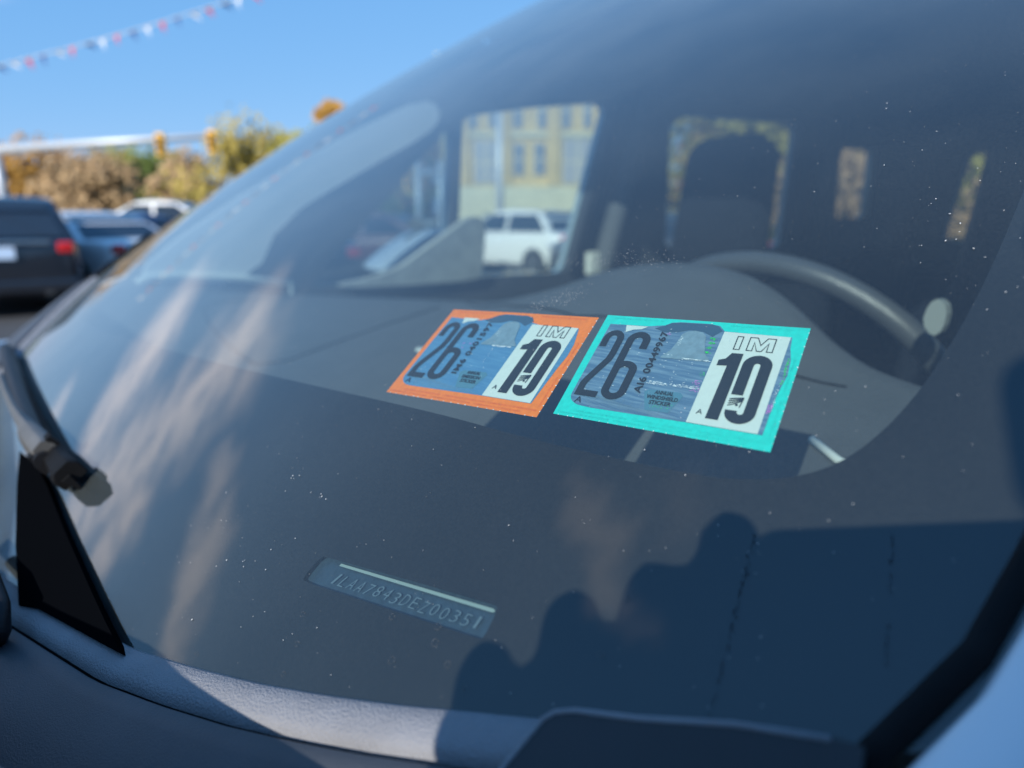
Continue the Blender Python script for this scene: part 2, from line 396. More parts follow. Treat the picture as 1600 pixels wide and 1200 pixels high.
strip('cowl_panel', [(.0138, -.006), (.0141, -.0020), (.0150, -.0012), (.022, -.004), (.040, -.014), (.07, -.034), (.12, -.075)], -.70, .640, 120, 'cowl_dark')
# corner cover of the cowl
cc = [(.6203, .05), (.6214, .1137), (.6228, .1290), (.6245, .1325), (.6290, .1362), (.6442, .1445), (.6649, .1575), (.6839, .1672), (.6900, .1690), (.6925, .160), (.6925, .05)]
to_van(slab('cowl_corner_cover', cc, lambda t, s: S(t, s, .0105), lambda t, s: S(t, s, -.004), 'cover_black'))
bm = bmesh.new(); tube(bm, [S(t, s - .0006, .0102) for t, s in cc[0:8]], .0009, 8); to_van(bmo('cover_edge', bm, 'cowl_plastic', None, True))
to_van(slab('cowl_corner_cover', [(-.56, .06), (-.66, .135), (-.76, .225), (-.84, .33), (-.92, .30), (-.92, .02), (-.6, -.02)], lambda t, s: S(t, s, .006), lambda t, s: S(t, s, -.006), 'rubber'))
# rubber moulding along the driver side edge of the glass, and pillar and fender skin
bm = bmesh.new()
tube(bm, [S(.7005 - .26 * max(0, .21 - (.145 + k * .03)), .145 + k * .03, .001) for k in range(37)], .0036, 8)
to_van(bmo('glass_moulding', bm, 'rubber', None, True))
def ribbon(name, cols, material, smooth=True):
    k = len(cols[0]); vv = [p for c in cols for p in c]; ff = []
    for i in range(len(cols) - 1):
        for j in range(k - 1):
            a = i * k + j; ff.append((a, a + k, a + k + 1, a + 1))
    return to_van(pyd(name, vv, ff, material, None, smooth))
cols = []
for k in range(24):
    s = .145 + k * .05; p = S(.706 - .26 * max(0, .21 - s), s)
    cols.append([p + Vector((0, 0, -.002)), p + Vector((.003, .004, .006)), p + Vector((0, .022, .010)), p + Vector((-.02, .05, .0)), p + Vector((-.05, .075, -.04)), p + Vector((-.07, .085, -.08))])
ribbon('driver_pillar', cols, 'body_paint')
cols = []
for k in range(24):
    s = .20 + k * .047; p = S(TL, s)
    cols.append([p + Vector((0, .004, -.004)), p + Vector((.0, -.006, -.007)), p + Vector((-.01, -.016, -.024)), p + Vector((-.03, -.03, -.06)), p + Vector((-.05, -.04, -.09)), p + Vector((-.07, -.05, -.13))])
ribbon('passenger_pillar', cols, 'black_plastic')
# hood and fenders
HE = [(0, .185), (.25, .135), (.40, .088), (.478, .059), (.516, .042), (.546, .025), (.591, .002), (.65, -.04), (.72, -.09)]
HZ = [(0, 1.205), (.3, 1.228), (.478, 1.252), (.6, 1.252), (.72, 1.24)]
cols = []
for i in range(61):
    t = -.72 + 1.44 * i / 60; xe = interp(HE, abs(t)); ze = interp(HZ, abs(t)) - (.07 * smoothstep(.2, .6, -t) if t < 0 else 0); c = []
    c.append(Vector((xe - .002, YC + t, ze - .03))); c.append(Vector((xe - .004, YC + t, ze - .004))); c.append(Vector((xe + .004, YC + t, ze)))
    for j in range(1, 13):
        r = j / 12; x = xe + (1.05 - .18 * (t / .72) ** 2 - xe) * r
        c.append(Vector((x, YC + t, ze - .05 * r - .22 * r ** 3)))
    cols.append(c)
ribbon('hood', cols, 'body_paint')
for sgn, nm in ((1, 'fender'), (-1, 'fender')):
    cols = []
    for i in range(26):
        x = (-.235 if sgn > 0 else -.42) + (1.215 if sgn > 0 else 1.40) * i / 25
        ze = 1.232 - .05 * max(0, x) - .20 * max(0, x) ** 3 if x > -.05 else 1.232
        y0 = .724 - .0 * x; c = []
        if sgn < 0: ze -= .15
        for w, dz in ((0, -.012), (.006, -.003), (.05, .0), (.12, -.03), (.17, -.10), (.20, -.22), (.21, -.45), (.20, -.62)):
            c.append(Vector((x, YC + sgn * (y0 + w - (.10 * max(0, x - .5) ** 2)), ze + dz)))
        cols.append(c)
    ribbon(nm, cols, 'body_paint')
cols = []
for i in range(41):
    t = -.90 + 1.80 * i / 40; q = min(1, abs(t) / .72); xf_ = 1.05 - .18 * q * q - .9 * max(0, abs(t) - .72) ** 1.1
    cols.append([Vector((xf_ + dx, YC + t * k_, z)) for dx, z, k_ in ((-.05, .985, 1), (.02, .90, 1), (.05, .78, 1), (.10, .60, 1), (.11, .45, 1), (.07, .30, 1), (-.1, .24, 1))])
ribbon('front_fascia', cols, 'body_paint')
to_van(box('grille', (1.095, YC, .74), (.03, .80, .16), 'black_plastic', None, Matrix.Rotation(R_(14), 3, 'Y'), .02))
for sg in (-1, 1): to_van(box('headlight', (.93, YC + sg * .64, .86), (.20, .26, .14), 'headlamp_lens', None, Matrix.Rotation(R_(-22 * sg), 3, 'Z'), .04, 3))
# windshield wiper parked along the cowl
wip = to_van(empty('windshield_wiper', S(.25, .03)))
def wchild(o): o.parent = wip; o.matrix_parent_inverse = (van.matrix_world @ Matrix.Identity(4)).inverted() if False else Matrix.Translation(-S(.25, .03)); return o
arm = [(.0885, .0142), (.1216, .0199), (.1671, .0251), (.2081, .0272), (.25, .0279), (.2863, .0285), (.3306, .0298), (.3678, .0308), (.4063, .0320), (.4375, .0335)] + [(t, sb(t) + .0005) for t in (.4355, .42, .40, .38, .36, .34)] + [(.3239, -.0063), (.2505, -.0017), (.16, .0066)]  # outline of an added black plate that paints in the wiper's dark reflection
wchild(slab('wiper_reflection_plate', arm, lambda t, s: S(t, s, .0062), lambda t, s: S(t, s, .0015), 'reflection_black'))
def bar(name, rows, material):
    """rows: list of rings of (t,s,h)"""
    vv = [S(*p) for r in rows for p in r]; k = len(rows[0]); ff = []
    for i in range(len(rows) - 1):
        for j in range(k):
            a = i * k + j; b = i * k + (j + 1) % k; ff.append((a, b, b + k, a + k))
    ff.append(tuple(range(k))[::-1]); ff.append(tuple(range((len(rows) - 1) * k, len(rows) * k)))
    me = bpy.data.meshes.new(name); me.from_pydata(vv, [], ff); me.update()
    bm = bmesh.new(); bm.from_mesh(me); bmesh.ops.recalc_face_normals(bm, faces=bm.faces[:]); bm.to_mesh(me); bm.free()
    o = wchild(link(name, me, material))
    if k > 5:
        me.shade_smooth(); me.set_sharp_from_angle(angle=R_(38))
    return o
def prof(t, s, sc, h0, shape): return [(t, s + a * sc, h0 + b) for a, b in shape]
def hump(w0, w1, h, n=9):
    o = [(-w0, 0.0)] + [(-w0 + (w0 + w1) * (1 - math.cos(math.pi * k / n)) / 2, h * (.35 + .65 * math.sin(math.pi * k / n) ** .7)) for k in range(n + 1)] + [(w1, 0.0)]
    return o
bar('blade_spoiler', [prof(t, .030 + .05 * (t + .1) * .5, 1.0, .008, hump(.0075, .0055, .015)) for t in (-.45, -.30, -.15, 0, .10, .17, .195)], 'black_plastic')
ch = [(-.0125, .0), (-.0130, .010), (-.0085, .0165), (-.0075, .0172), (.0010, .0182), (.0022, .0178), (.0058, .0125), (.0062, .0115), (.0055, .0)]
bar('blade_clip', [prof(t, s, k, .0085, ch) for t, s, k in ((-.16, .022, .40), (-.05, .0265, .43), (.04, .031, .50), (.085, .0345, .62), (.108, .0365, .72), (.118, .037, .92), (.15, .040, .97), (.182, .043, .97), (.188, .0435, .93), (.1895, .0435, .80))], 'wiper_grey')
ce = [(-.0115, .0), (-.0120, .008), (-.0085, .0128), (-.0075, .0134), (.0030, .0138), (.0040, .0134), (.0070, .0085), (.0072, .0078), (.0062, .0)]
bar('blade_end_cap', [prof(t, s, k, .005, ce) for t, s, k in ((.16, .042, .80), (.20, .045, .86), (.221, .0465, .90), (.223, .047, 1.04), (.235, .048, 1.04), (.2365, .048, .94))], 'rubber')
bar('rubber_blade', [prof(t, .036 + .03 * t, 1, .0, [(-.0012, .001), (-.003, .012), (.003, .012), (.0012, .001)]) for t in (-.45, -.2, 0, .15, .24)], 'rubber')
for t_, s_ in ((.178, .0490), (.179, .0330)):
    bar('clip_notch', [prof(t, s_, 1, .0165 if s_ > .04 else .0145, [(-.002, .0), (-.002, .009), (.002, .009), (.002, .0)]) for t in (t_, t_ + .0112)], 'rubber')
# washer hose at the foot of the glass
bm = bmesh.new(); tube(bm, [S(.22, -.02, .012), S(.31, -.006, .022), S(.345, -.003, .022), S(.36, -.008, .018), S(.352, -.016, .012), S(.33, -.02, .010)], .0045, 8)
to_van(bmo('washer_hose', bm, 'black_plastic', None, True))

# dashboard
ZR = [(-.82, 1.205), (-.4, 1.232), (0, 1.262), (.12, 1.29), (.22, 1.322), (.30, 1.334), (.37, 1.334), (.43, 1.318), (.485, 1.272), (.54, 1.258), (.68, 1.25), (.8, 1.24)]
def dash(t, r):
    x0 = S(t, sb(t)).x - .004; z0 = S(t, sb(t)).z - .028
    xr = -.50 - .05 * math.cos(max(-1, min(1, t / .8)) * 1.5); zr = interp(ZR, t)
    zr = sum(interp(ZR, t + d) for d in (-.03, -.015, 0, .015, .03)) / 5
    q = r ** .85
    return Vector((x0 + (xr - x0) * r, YC + t, z0 + (zr - z0) * (q * .75 + .25 * smoothstep(0, 1, r))))
cols = []
for i in range(121):
    t = -.79 + 1.50 * i / 120
    c = [dash(t, r / 24) for r in range(25)]
    e = c[-1]; c += [e + Vector((-.012, 0, -.004)), e + Vector((-.018, 0, -.018)), e + Vector((-.012, 0, -.05)), e + Vector((.03, 0, -.16)), e + Vector((.04, 0, -.45))]
    cols.append(c)
ribbon('dashboard', cols, 'dash_plastic')
# ridges, vents and trim on the dash
def dash_rail(name, pts, r, material, lift=.003):
    bm = bmesh.new(); tube(bm, [dash(*p) + Vector((0, 0, lift)) for p in pts], r, 8); return to_van(bmo(name, bm, material, None, True))
dash_rail('demister_rail', [(.545, .70), (.57, .66), (.60, .62), (.63, .58)], .0028, 'pale_trim')
dash_rail('demister_rail', [(.30, .20), (.40, .26), (.50, .36), (.57, .47), (.61, .55)], .0022, 'dash_plastic')
dash_rail('demister_rail', [(.585, .47), (.61, .45), (.635, .43)], .0045, 'pale_trim')
for k in range(14):
    t = -.30 + k * .05
    to_van(box('demister_slat', dash(t, .22) + Vector((0, 0, .002)), (.012, .036, .005), 'rubber', None, None, .001, 1))
tb = [Vector((-.225, -1.472, 1.252)), Vector((-.25, -1.472, 1.262)), Vector((-.30, -1.472, 1.262)), Vector((-.42, -1.472, 1.250)), Vector((-.53, -1.472, 1.232))]
to_van(tubeo('dash_end_trim', tb, .0075, 'pale_trim'))
to_van(tubeo('dash_end_seam', [tb[-1], Vector((-.50, -1.40, 1.205)), Vector((-.44, -1.30, 1.190))], .004, 'pale_trim'))
for pts in ([(-.62, .93), (-.62, .55), (-.58, .50), (-.12, .50), (-.08, .55), (-.08, .93)], [(-.06, .985), (.10, .90), (.20, .80), (.32, .74), (.44, .78), (.52, .90)]):
    dash_rail('dash_seam', [(pts[i][0] + (pts[i + 1][0] - pts[i][0]) * k / 6, pts[i][1] + (pts[i + 1][1] - pts[i][1]) * k / 6) for i in range(len(pts) - 1) for k in range(6)] + [pts[-1]], .0011, 'rubber', .0004)
to_van(box('speaker_grille_trim', dash(.18, .62) + Vector((0, 0, .002)), (.012, .012, .004), 'pale_trim', None, None, .0015, 1))
to_van(slab('side_vent_panel', smooth_loop([(a * .48, b * .58) for a, b in [(0, .018), (.017, .0), (.030, .010), (.032, .040), (.018, .052), (.006, .044)]], 1), lambda a, b: Vector((-.56 - .2 * a, -.206 + a, 1.289 + b)), lambda a, b: Vector((-.57 - .2 * a, -.206 + a, 1.289 + b)), 'vent_grey'))
# steering wheel
WC = Vector((-.68, -.38, 1.172)); tl = R_(25)
wu = Vector((math.sin(tl), 0, math.cos(tl))); wr = Vector((0, 1, 0)); wnrm = Vector((-math.cos(tl), 0, math.sin(tl)))
wheel = to_van(empty('steering_wheel', WC))
def whc(o): o.parent = wheel; o.matrix_parent_inverse = Matrix.Translation(-WC); return o
bm = bmesh.new(); tube(bm, [WC + wu * .178 * math.cos(a * math.pi / 32) + wr * .188 * math.sin(a * math.pi / 32) for a in range(64)], .0118, 12, True)
whc(bmo('rim', bm, 'leather', None, True))
for a in (95, -95, 180):
    d = wu * math.cos(R_(a)) + wr * math.sin(R_(a))
    bm = bmesh.new(); tube(bm, [WC - wnrm * .02, WC + d * .09 - wnrm * .012, WC + d * .178], [.03, .022, .010], 8); whc(bmo('spoke', bm, 'leather', None, True))
bm = bmesh.new(); tube(bm, [WC - wnrm * .05, WC - wnrm * .03, WC + wnrm * .01, WC + wnrm * .022], [.05, .082, .08, .05], 20); whc(bmo('hub', bm, 'black_plastic', None, True))
bm = bmesh.new(); tube(bm, [WC - wnrm * .04, WC - wnrm * .25], [.045, .06], 12); to_van(bmo('steering_column', bm, 'interior_dark', None, True))
to_van(tubeo('stalk', [WC - wnrm * .05 + wr * .04, WC - wnrm * .06 + wr * .15 + wu * .07, WC - wnrm * .06 + wr * .19 + wu * .10], .008, 'black_plastic'))
# body sides with window openings
def yr(z): return -1.56 + .18 * max(0, z - 1.2)
def yl(z): return .08 - .18 * max(0, z - 1.2)
side = [(-.02, .55), (-.02, 1.10), (-.12, 1.185), (-.30, 1.318), (-.60, 1.512), (-.86, 1.660), (-1.04, 1.782), (-1.25, 1.825), (-2.2, 1.835), (-3.5, 1.80), (-3.78, 1.72), (-3.86, 1.2), (-3.88, .55)]
W_q = smooth_loop(densify([(-.585, 1.222), (-.726, 1.365), (-.857, 1.507), (-.935, 1.585), (-.955, 1.588), (-.965, 1.57), (-.975, 1.23), (-.965, 1.214), (-.62, 1.216)], .05), 1)
W_f = smooth_loop(densify([(-.975, 1.612), (-1.22, 1.657), (-1.46, 1.689), (-1.486, 1.676), (-1.405, 1.225), (-1.389, 1.208), (-1.02, 1.212), (-.992, 1.23)], .05), 1)
W_s = smooth_loop(densify([(-1.745, 1.655), (-1.83, 1.687), (-2.48, 1.711), (-2.51, 1.69), (-2.60, 1.27), (-2.58, 1.252), (-1.85, 1.272), (-1.83, 1.29)], .05), 1)
W_r = smooth_loop(densify([(-2.83, 1.645), (-3.15, 1.657), (-3.17, 1.64), (-3.27, 1.38), (-3.25, 1.365), (-2.95, 1.366), (-2.94, 1.38)], .05), 1)
holes = [W_q, W_f, W_s, W_r]
def sd_map(sgn, inset, side_): return lambda x, z: Vector((x, (yr(z) + inset) if side_ < 0 else (yl(z) - inset), z))
for side_ in (-1, 1):
    pfx = 'passenger' if side_ < 0 else 'driver'
    sdv = [(-.40, .55), (-.40, 1.385)] + side[4:] if side_ < 0 else [(-.22, .55), (-.22, 1.20)] + side[3:]
    to_van(slab(pfx + '_side_trim', sdv, sd_map(0, .045, side_), sd_map(0, .012, side_), 'interior_dark', None, holes))
    to_van(slab(pfx + '_side_panel', sdv, sd_map(0, .010, side_), sd_map(0, -.012, side_), 'body_paint', None, holes))
glass_mat('clear_pane', (0.80, 0.88, 0.86), 0.02)
glass_mat('tinted_pane', (0.34, 0.46, 0.52), 0.015)
glass_mat('privacy_pane', (0.50, 0.51, 0.49), 0.03)
for k, (hl, mm) in enumerate(((W_q, 'tinted_pane'), (W_f, 'clear_pane'), (W_s, 'privacy_pane'), (W_r, 'privacy_pane'))):
    for side_ in (-1, 1):
        to_van(sheet('side_window', [((x - sum(p[0] for p in hl) / len(hl)) * 1.02 + sum(p[0] for p in hl) / len(hl), z) for x, z in hl], sd_map(0, .011, side_), mm))
# inside the pillars: pale trim, door frame edge
to_van(slab('pillar_trim', smooth_loop([(-.235, 1.255), (-.255, 1.298), (-.487, 1.452), (-.80, 1.617), (-.87, 1.635), (-.895, 1.60), (-.86, 1.56), (-.70, 1.475), (-.511, 1.367), (-.455, 1.25), (-.33, 1.243)], 1), sd_map(0, .075, -1), sd_map(0, .050, -1), 'interior_trim'))
to_van(slab('mirror_sail_trim', smooth_loop([(-.60, 1.214), (-.78, 1.238), (-.86, 1.285), (-.965, 1.352), (-1.0, 1.372), (-1.032, 1.376), (-1.056, 1.355), (-1.058, 1.225), (-1.045, 1.208), (-.85, 1.206)], 2), sd_map(0, .072, -1), sd_map(0, .046, -1), 'sail_trim'))
bm = bmesh.new(); tube(bm, [Vector((-1.50, yr(1.69) + .06, 1.70)), Vector((-1.455, yr(1.45) + .06, 1.45)), Vector((-1.41, yr(1.21) + .06, 1.20))], .012, 8); to_van(bmo('door_seal', bm, 'rubber', None, True))
bm = bmesh.new(); tube(bm, [Vector((-1.60, yr(1.69) + .075, 1.72)), Vector((-1.55, yr(1.45) + .075, 1.45)), Vector((-1.50, yr(1.21) + .075, 1.18)), Vector((-1.49, yr(1.0) + .075, .9))], .033, 10); to_van(bmo('centre_pillar_trim', bm, 'dash_plastic', None, True))
to_van(box('belt_anchor_cover', (-1.46, -1.47, 1.235), (.05, .02, .07), 'pale_trim', None, None, .008))
bm = bmesh.new(); tube(bm, [Vector((-2.70, yr(1.69) + .075, 1.74)), Vector((-2.74, yr(1.4) + .075, 1.42)), Vector((-2.78, yr(1.2) + .075, 1.15))], .04, 10); to_van(bmo('rear_pillar_trim', bm, 'dash_plastic', None, True))
bm = bmesh.new(); tube(bm, [Vector((-3.10, yr(1.63) + .05, 1.655)), Vector((-3.20, yr(1.36) + .05, 1.36))], .014, 8); to_van(bmo('quarter_window_post', bm, 'pale_trim', None, True))
cols = []
for i in range(41):
    t = -.775 + 1.475 * i / 40
    cols.append([S(t, 1.205, -.004), S(t, 1.255, -.004), S(t, 1.255, -.004) + Vector((-.10, 0, .01 - .03 * (t / .75) ** 2)), S(t, 1.255, -.004) + Vector((-.30, 0, -.03 - .03 * (t / .75) ** 2))])
ribbon('windshield_header', cols, 'headliner')
# roof, floor, tailgate
cols = []
for i in range(31):
    y = -.735 + 1.47 * i / 30; c = []
    for x, z in ((-1.02, 0), (-1.10, .03), (-1.5, .065), (-2.2, .075), (-3.0, .06), (-3.6, .02), (-3.78, -.05)):
        c.append(Vector((x + .06 * (1 - (y / .735) ** 2) * (1 if x > -1.3 else 0), YC + y, 1.80 + z - .10 * (y / .735) ** 4 - .02)))
    cols.append(c)
ribbon('roof', cols, 'body_paint')
cols2 = [[p + Vector((-.01, 0, -.035)) for p in c] for c in cols]
ribbon('headliner', cols2, 'headliner')
to_van(box('cabin_floor', (-1.95, YC, .42), (3.8, 1.6, .06), 'interior_dark'))
to_van(box('firewall', (-.05, YC, .72), (.04, 1.5, .72), 'interior_dark'))
rear_hole = smooth_loop(densify([(-.55, 1.66), (.55, 1.66), (.62, 1.28), (.60, 1.25), (-.60, 1.25), (-.62, 1.28)], .08), 1)
to_van(slab('tailgate', [(-.80, .5), (.80, .5), (.80, 1.2), (.70, 1.84), (-.70, 1.84), (-.80, 1.2)], lambda y, z: Vector((-3.74 + .1 * (1.8 - z) * -1, YC + y, z)), lambda y, z: Vector((-3.80 + .1 * (1.8 - z) * -1, YC + y, z)), 'interior_dark', None, [rear_hole]))
to_van(sheet('rear_window', rear_hole, lambda y, z: Vector((-3.77 - .1 * (1.8 - z), YC + y, z)), 'privacy_pane'))
# seats
def seat(x, y, hr_top, w=.135):
    st = to_van(empty('seat', (x, y, .5)))
    def ch(o): o.parent = st; o.matrix_parent_inverse = Matrix.Translation((-x, -y, -.5)); return o
    def lump(nm, c, s, bev):
        bm = bmesh.new(); bbox(bm, c, s, Matrix.Rotation(R_(-14), 3, 'Y'), bev, 4); return ch(bmo(nm, bm, 'seat_cloth', None, True))
    lump('backrest', (x - .06, y, .90), (.13, .50, .62), .06)
    bm = bmesh.new(); bbox(bm, (x, y, hr_top - .22), (.11, w * 2, .44), Matrix.Rotation(R_(-8), 3, 'Y'), .054, 4)
    for v in bm.verts:
        k = max(0, v.co.z - (hr_top - .14)) / .14; v.co.y = y + (v.co.y - y) * (1 - .30 * k ** 2)
    ch(bmo('headrest', bm, 'seat_cloth', None, True))
    lump('cushion', (x + .25, y, .66), (.55, .50, .16), .06)
    for d in (-.06, .06): ch(tubeo('headrest_post', [(x - .01, y + d, 1.22), (x, y + d, 1.34)], .007, 'black_plastic'))
seat(-1.55, -1.085, 1.58, .142); seat(-1.50, -.37, 1.555)
seat(-2.65, -1.15, 1.27, .12); seat(-2.65, -.35, 1.27, .12)
# passenger door mirror
mir = to_van(empty('door_mirror', (-1.05, -1.70, 1.28)))
def mch(o): o.parent = mir; o.matrix_parent_inverse = Matrix.Translation((1.05, 1.70, -1.28)); return o
mo = smooth_loop([(-1.0 + (a + 1.06) * .62, 1.27 + (b - 1.28) * .62) for a, b in [(-.835, 1.196), (-.92, 1.268), (-1.03, 1.335), (-1.13, 1.386), (-1.20, 1.394), (-1.255, 1.372), (-1.268, 1.30), (-1.262, 1.215), (-1.22, 1.19), (-1.0, 1.185)]], 2)
cx_ = -1.01; cz_ = 1.27
vv = []; k = len(mo)
for y, sc in ((-1.70, .80), (-1.715, .95), (-1.74, 1.0), (-1.80, 1.0), (-1.85, .94), (-1.88, .80), (-1.89, .5)):
    vv += [Vector((cx_ + (x - cx_) * sc, y, cz_ + (z - cz_) * sc)) for x, z in mo]
ff = [tuple(range(k)), tuple(range(6 * k, 7 * k))[::-1]]
for i in range(6):
    for j in range(k): ff.append((i * k + j, i * k + (j + 1) % k, (i + 1) * k + (j + 1) % k, (i + 1) * k + j))
me = bpy.data.meshes.new('mirror_housing'); me.from_pydata(vv, [], ff); me.update()
bm = bmesh.new(); bm.from_mesh(me); bmesh.ops.recalc_face_normals(bm, faces=bm.faces[:]); bm.to_mesh(me); bm.free()
mch(link('mirror_housing', me, 'body_paint', None, True))
mch(tubeo('mirror_arm', [(-.98, -1.56, 1.20), (-1.02, -1.70, 1.215)], .035, 'black_plastic'))
mch(tubeo('mirror_cap_seam', [(cx_ + (x - cx_) * 1.005, -1.775, cz_ + (z - cz_) * 1.005) for x, z in mo if z > 1.305], .007, 'rubber'))
# wheels so that the van stands on the ground
mat('tyre', (0.02, 0.02, 0.02), 0.85); mat('alloy', (0.45, 0.45, 0.46), 0.3, metal=0.9)
for x in (.55, -2.55):
    for y in (-1.50, .02):
        wv = to_van(empty('wheel', (x, y, .33)))
        bm = bmesh.new(); tube(bm, [(x, y - .11, .33), (x, y - .10, .33), (x, y + .10, .33), (x, y + .11, .33)], [.29, .33, .33, .29], 28)
        o = bmo('tyre', bm, 'tyre', wv, True); o.matrix_parent_inverse = Matrix.Translation((-x, -y, -.33))
        bm = bmesh.new(); tube(bm, [(x, y - .115, .33), (x, y + .115, .33)], .20, 20); o = bmo('rim', bm, 'alloy', wv); o.matrix_parent_inverse = Matrix.Translation((-x, -y, -.33))

# ------------------------------------------------------------------ specks, splashes and dry drips on the glass
mat('speck', (0.62, 0.62, 0.60), 0.5); mat('splash', (0.11, 0.115, 0.12), 0.8); mat('drip', (0.012, 0.016, 0.024), 0.7, spec=0.2)
def flecks(name, spots, material, h=.0004):
    vv = []; ff = []
    for t, s, a, b, ang in spots:
        n = rnd.choice((4, 5, 6)); i0 = len(vv)
        for k in range(n):
            q = 2 * math.pi * k / n; r = rnd.uniform(.6, 1.15); x = a * r * math.cos(q); y = b * r * math.sin(q)
            vv.append(S(t + x * math.cos(ang) - y * math.sin(ang), s + x * math.sin(ang) + y * math.cos(ang), h))
        ff.append(tuple(range(i0, i0 + n)))
    return tag(to_van(pyd(name, vv, ff, material)), kind='stuff')
def inpane(t, s): return s > sb(t) + .006 and t < .697
sp = []
for _ in range(1500):
    t = rnd.uniform(.20, .70); s = rnd.uniform(-.05, .62)
    if not inpane(t, s): continue
    r = 10 ** rnd.uniform(-4.15, -3.55); sp.append((t, s, r, r * rnd.uniform(.5, 1), rnd.uniform(0, 3)))
for ct, cs, n, w_ in ((.425, .14, 10, .006), (.455, .137, 7, .004), (.46, .05, 30, .05), (.64, .42, 60, .05), (.66, .36, 50, .03), (.42, .095, 25, .03)):
    for _ in range(n):
        t = rnd.gauss(ct, w_); s = rnd.gauss(cs, w_ * .6)
        if inpane(t, s): r = 10 ** rnd.uniform(-4.0, -3.35); sp.append((t, s, r * 1.2, r * .7, rnd.uniform(0, 3)))
flecks('dust_specks', sp, 'speck')
sc = []
for _ in range(260):
    k = rnd.random(); t = .455 + .075 * k + rnd.gauss(0, .006); s = .312 + .014 * k + rnd.gauss(0, .0045)
    r = 10 ** rnd.uniform(-4.2, -3.75); sc.append((t, s, r * 2.6, r * .5, .3 + rnd.gauss(0, .5)))
for _ in range(170):
    k = rnd.random(); t = .474 + .022 * k + rnd.gauss(0, .003); s = .279 + .014 * k + rnd.gauss(0, .004)
    r = 10 ** rnd.uniform(-4.1, -3.7); sc.append((t, s, r * 1.8, r * .7, .6 + rnd.gauss(0, .6)))
flecks('wiped_smears', sc, 'speck')
sl = []
for _ in range(12):
    t = rnd.uniform(.42, .62); s = sb(t) + abs(rnd.gauss(.012, .012)) + .006; q0 = rnd.uniform(.0006, .0014)
    for k in range(9):
        a = 2 * math.pi * k / 9 + rnd.random(); sl.append((t + q0 * math.cos(a), s + q0 * math.sin(a), .0003, .00012, a + 1.57))
flecks('water_spots', sl, 'splash', .0003)
dr = []
for (t0, s0), (t1, s1), n in (((.6385, .211), (.6565, .152), 34), ((.6715, .2265), (.6850, .190), 16)):
    for k in range(n):
        q = k / n + rnd.uniform(-.01, .01)
        if rnd.random() < .8: dr.append((t0 + (t1 - t0) * q + rnd.gauss(0, .0003), s0 + (s1 - s0) * q, .0009 * rnd.uniform(.3, 1.1), .00042, -1.2))
flecks('dry_drips', dr, 'drip', .0003)

# ------------------------------------------------------------------ the two stickers
mat('ink', (0.010, 0.014, 0.020), 0.6)
mat('panel_white', (0.60, 0.66, 0.60), 0.6, noise=0.05, nscale=400)
def foil(name, c1, c2):
    M = bpy.data.materials.new(name); M.use_nodes = True; MATS[name] = M; t = M.node_tree; b = t.nodes['Principled BSDF']
    g = t.nodes.new('ShaderNodeTexCoord'); mp = t.nodes.new('ShaderNodeMapping'); mp.inputs['Scale'].default_value = (60, 60, 1400); n = t.nodes.new('ShaderNodeTexNoise'); n.inputs['Scale'].default_value = 1; n.inputs['Detail'].default_value = 4
    t.links.new(g.outputs['Object'], mp.inputs[0]); t.links.new(mp.outputs[0], n.inputs['Vector'])
    r = t.nodes.new('ShaderNodeValToRGB'); r.color_ramp.elements[0].position = .4; r.color_ramp.elements[1].position = .72
    r.color_ramp.elements[0].color = (*c1, 1); r.color_ramp.elements[1].color = (*c2, 1)
    t.links.new(n.outputs['Fac'], r.inputs[0]); t.links.new(r.outputs[0], b.inputs['Base Color']); b.inputs['Roughness'].default_value = .45; b.inputs['Metallic'].default_value = .15
foil('foil_blue', (0.075, 0.22, 0.38), (0.11, 0.28, 0.44))
foil('foil_grey', (0.085, 0.17, 0.27), (0.20, 0.31, 0.40))
mat('foil_dark', (0.035, 0.085, 0.14), 0.5); mat('foil_bell', (0.20, 0.30, 0.36), 0.45, noise=0.25, nscale=300)
mat('foil_key', (0.075, 0.20, 0.27), 0.5)
mat('orange_print', (0.95, 0.205, 0.006), 0.65, noise=0.16, nscale=420); mat('orange_micro', (0.80, 0.12, 0.005), 0.6)
mat('teal_print', (0.0, 0.64, 0.53), 0.65, noise=0.14, nscale=420); mat('teal_micro', (0.0, 0.58, 0.52), 0.6)
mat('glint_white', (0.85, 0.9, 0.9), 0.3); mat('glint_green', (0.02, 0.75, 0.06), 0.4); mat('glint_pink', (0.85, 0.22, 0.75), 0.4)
AW, AH = 95.3, 66.0
def stroke(path, w, closed=False):
    """flat ribbon of width w (mm) round a path given in u,v of the sticker"""
    P = [Vector((u * AW, v * AH)) for u, v in path]; n = len(P); vv = []; ff = []
    for i in range(n):
        a = P[i - 1] if (closed or i > 0) else P[i]; b = P[(i + 1) % n] if (closed or i < n - 1) else P[i]
        d1 = (P[i] - a).normalized() if P[i] != a else (b - P[i]).normalized(); d2 = (b - P[i]).normalized() if b != P[i] else d1
        t = (d1 + d2); t = t.normalized() if t.length > 1e-6 else d1; nn = Vector((-t.y, t.x)); k = 1 / max(.45, nn.dot(Vector((-d1.y, d1.x))))
        for sg in (1, -1): q = P[i] + nn * (w / 2 * k * sg); vv.append((q.x / AW, q.y / AH))
    for i in range(n if closed else n - 1):
        j = (i + 1) % n; ff.append((2 * i, 2 * i + 1, 2 * j + 1, 2 * j))
    return vv, ff
def arcp(cx, cy, rx, ry, a0, a1, n=10): return [(cx + rx * math.cos(R_(a0 + (a1 - a0) * k / n)), cy + ry * math.sin(R_(a0 + (a1 - a0) * k / n))) for k in range(n + 1)]
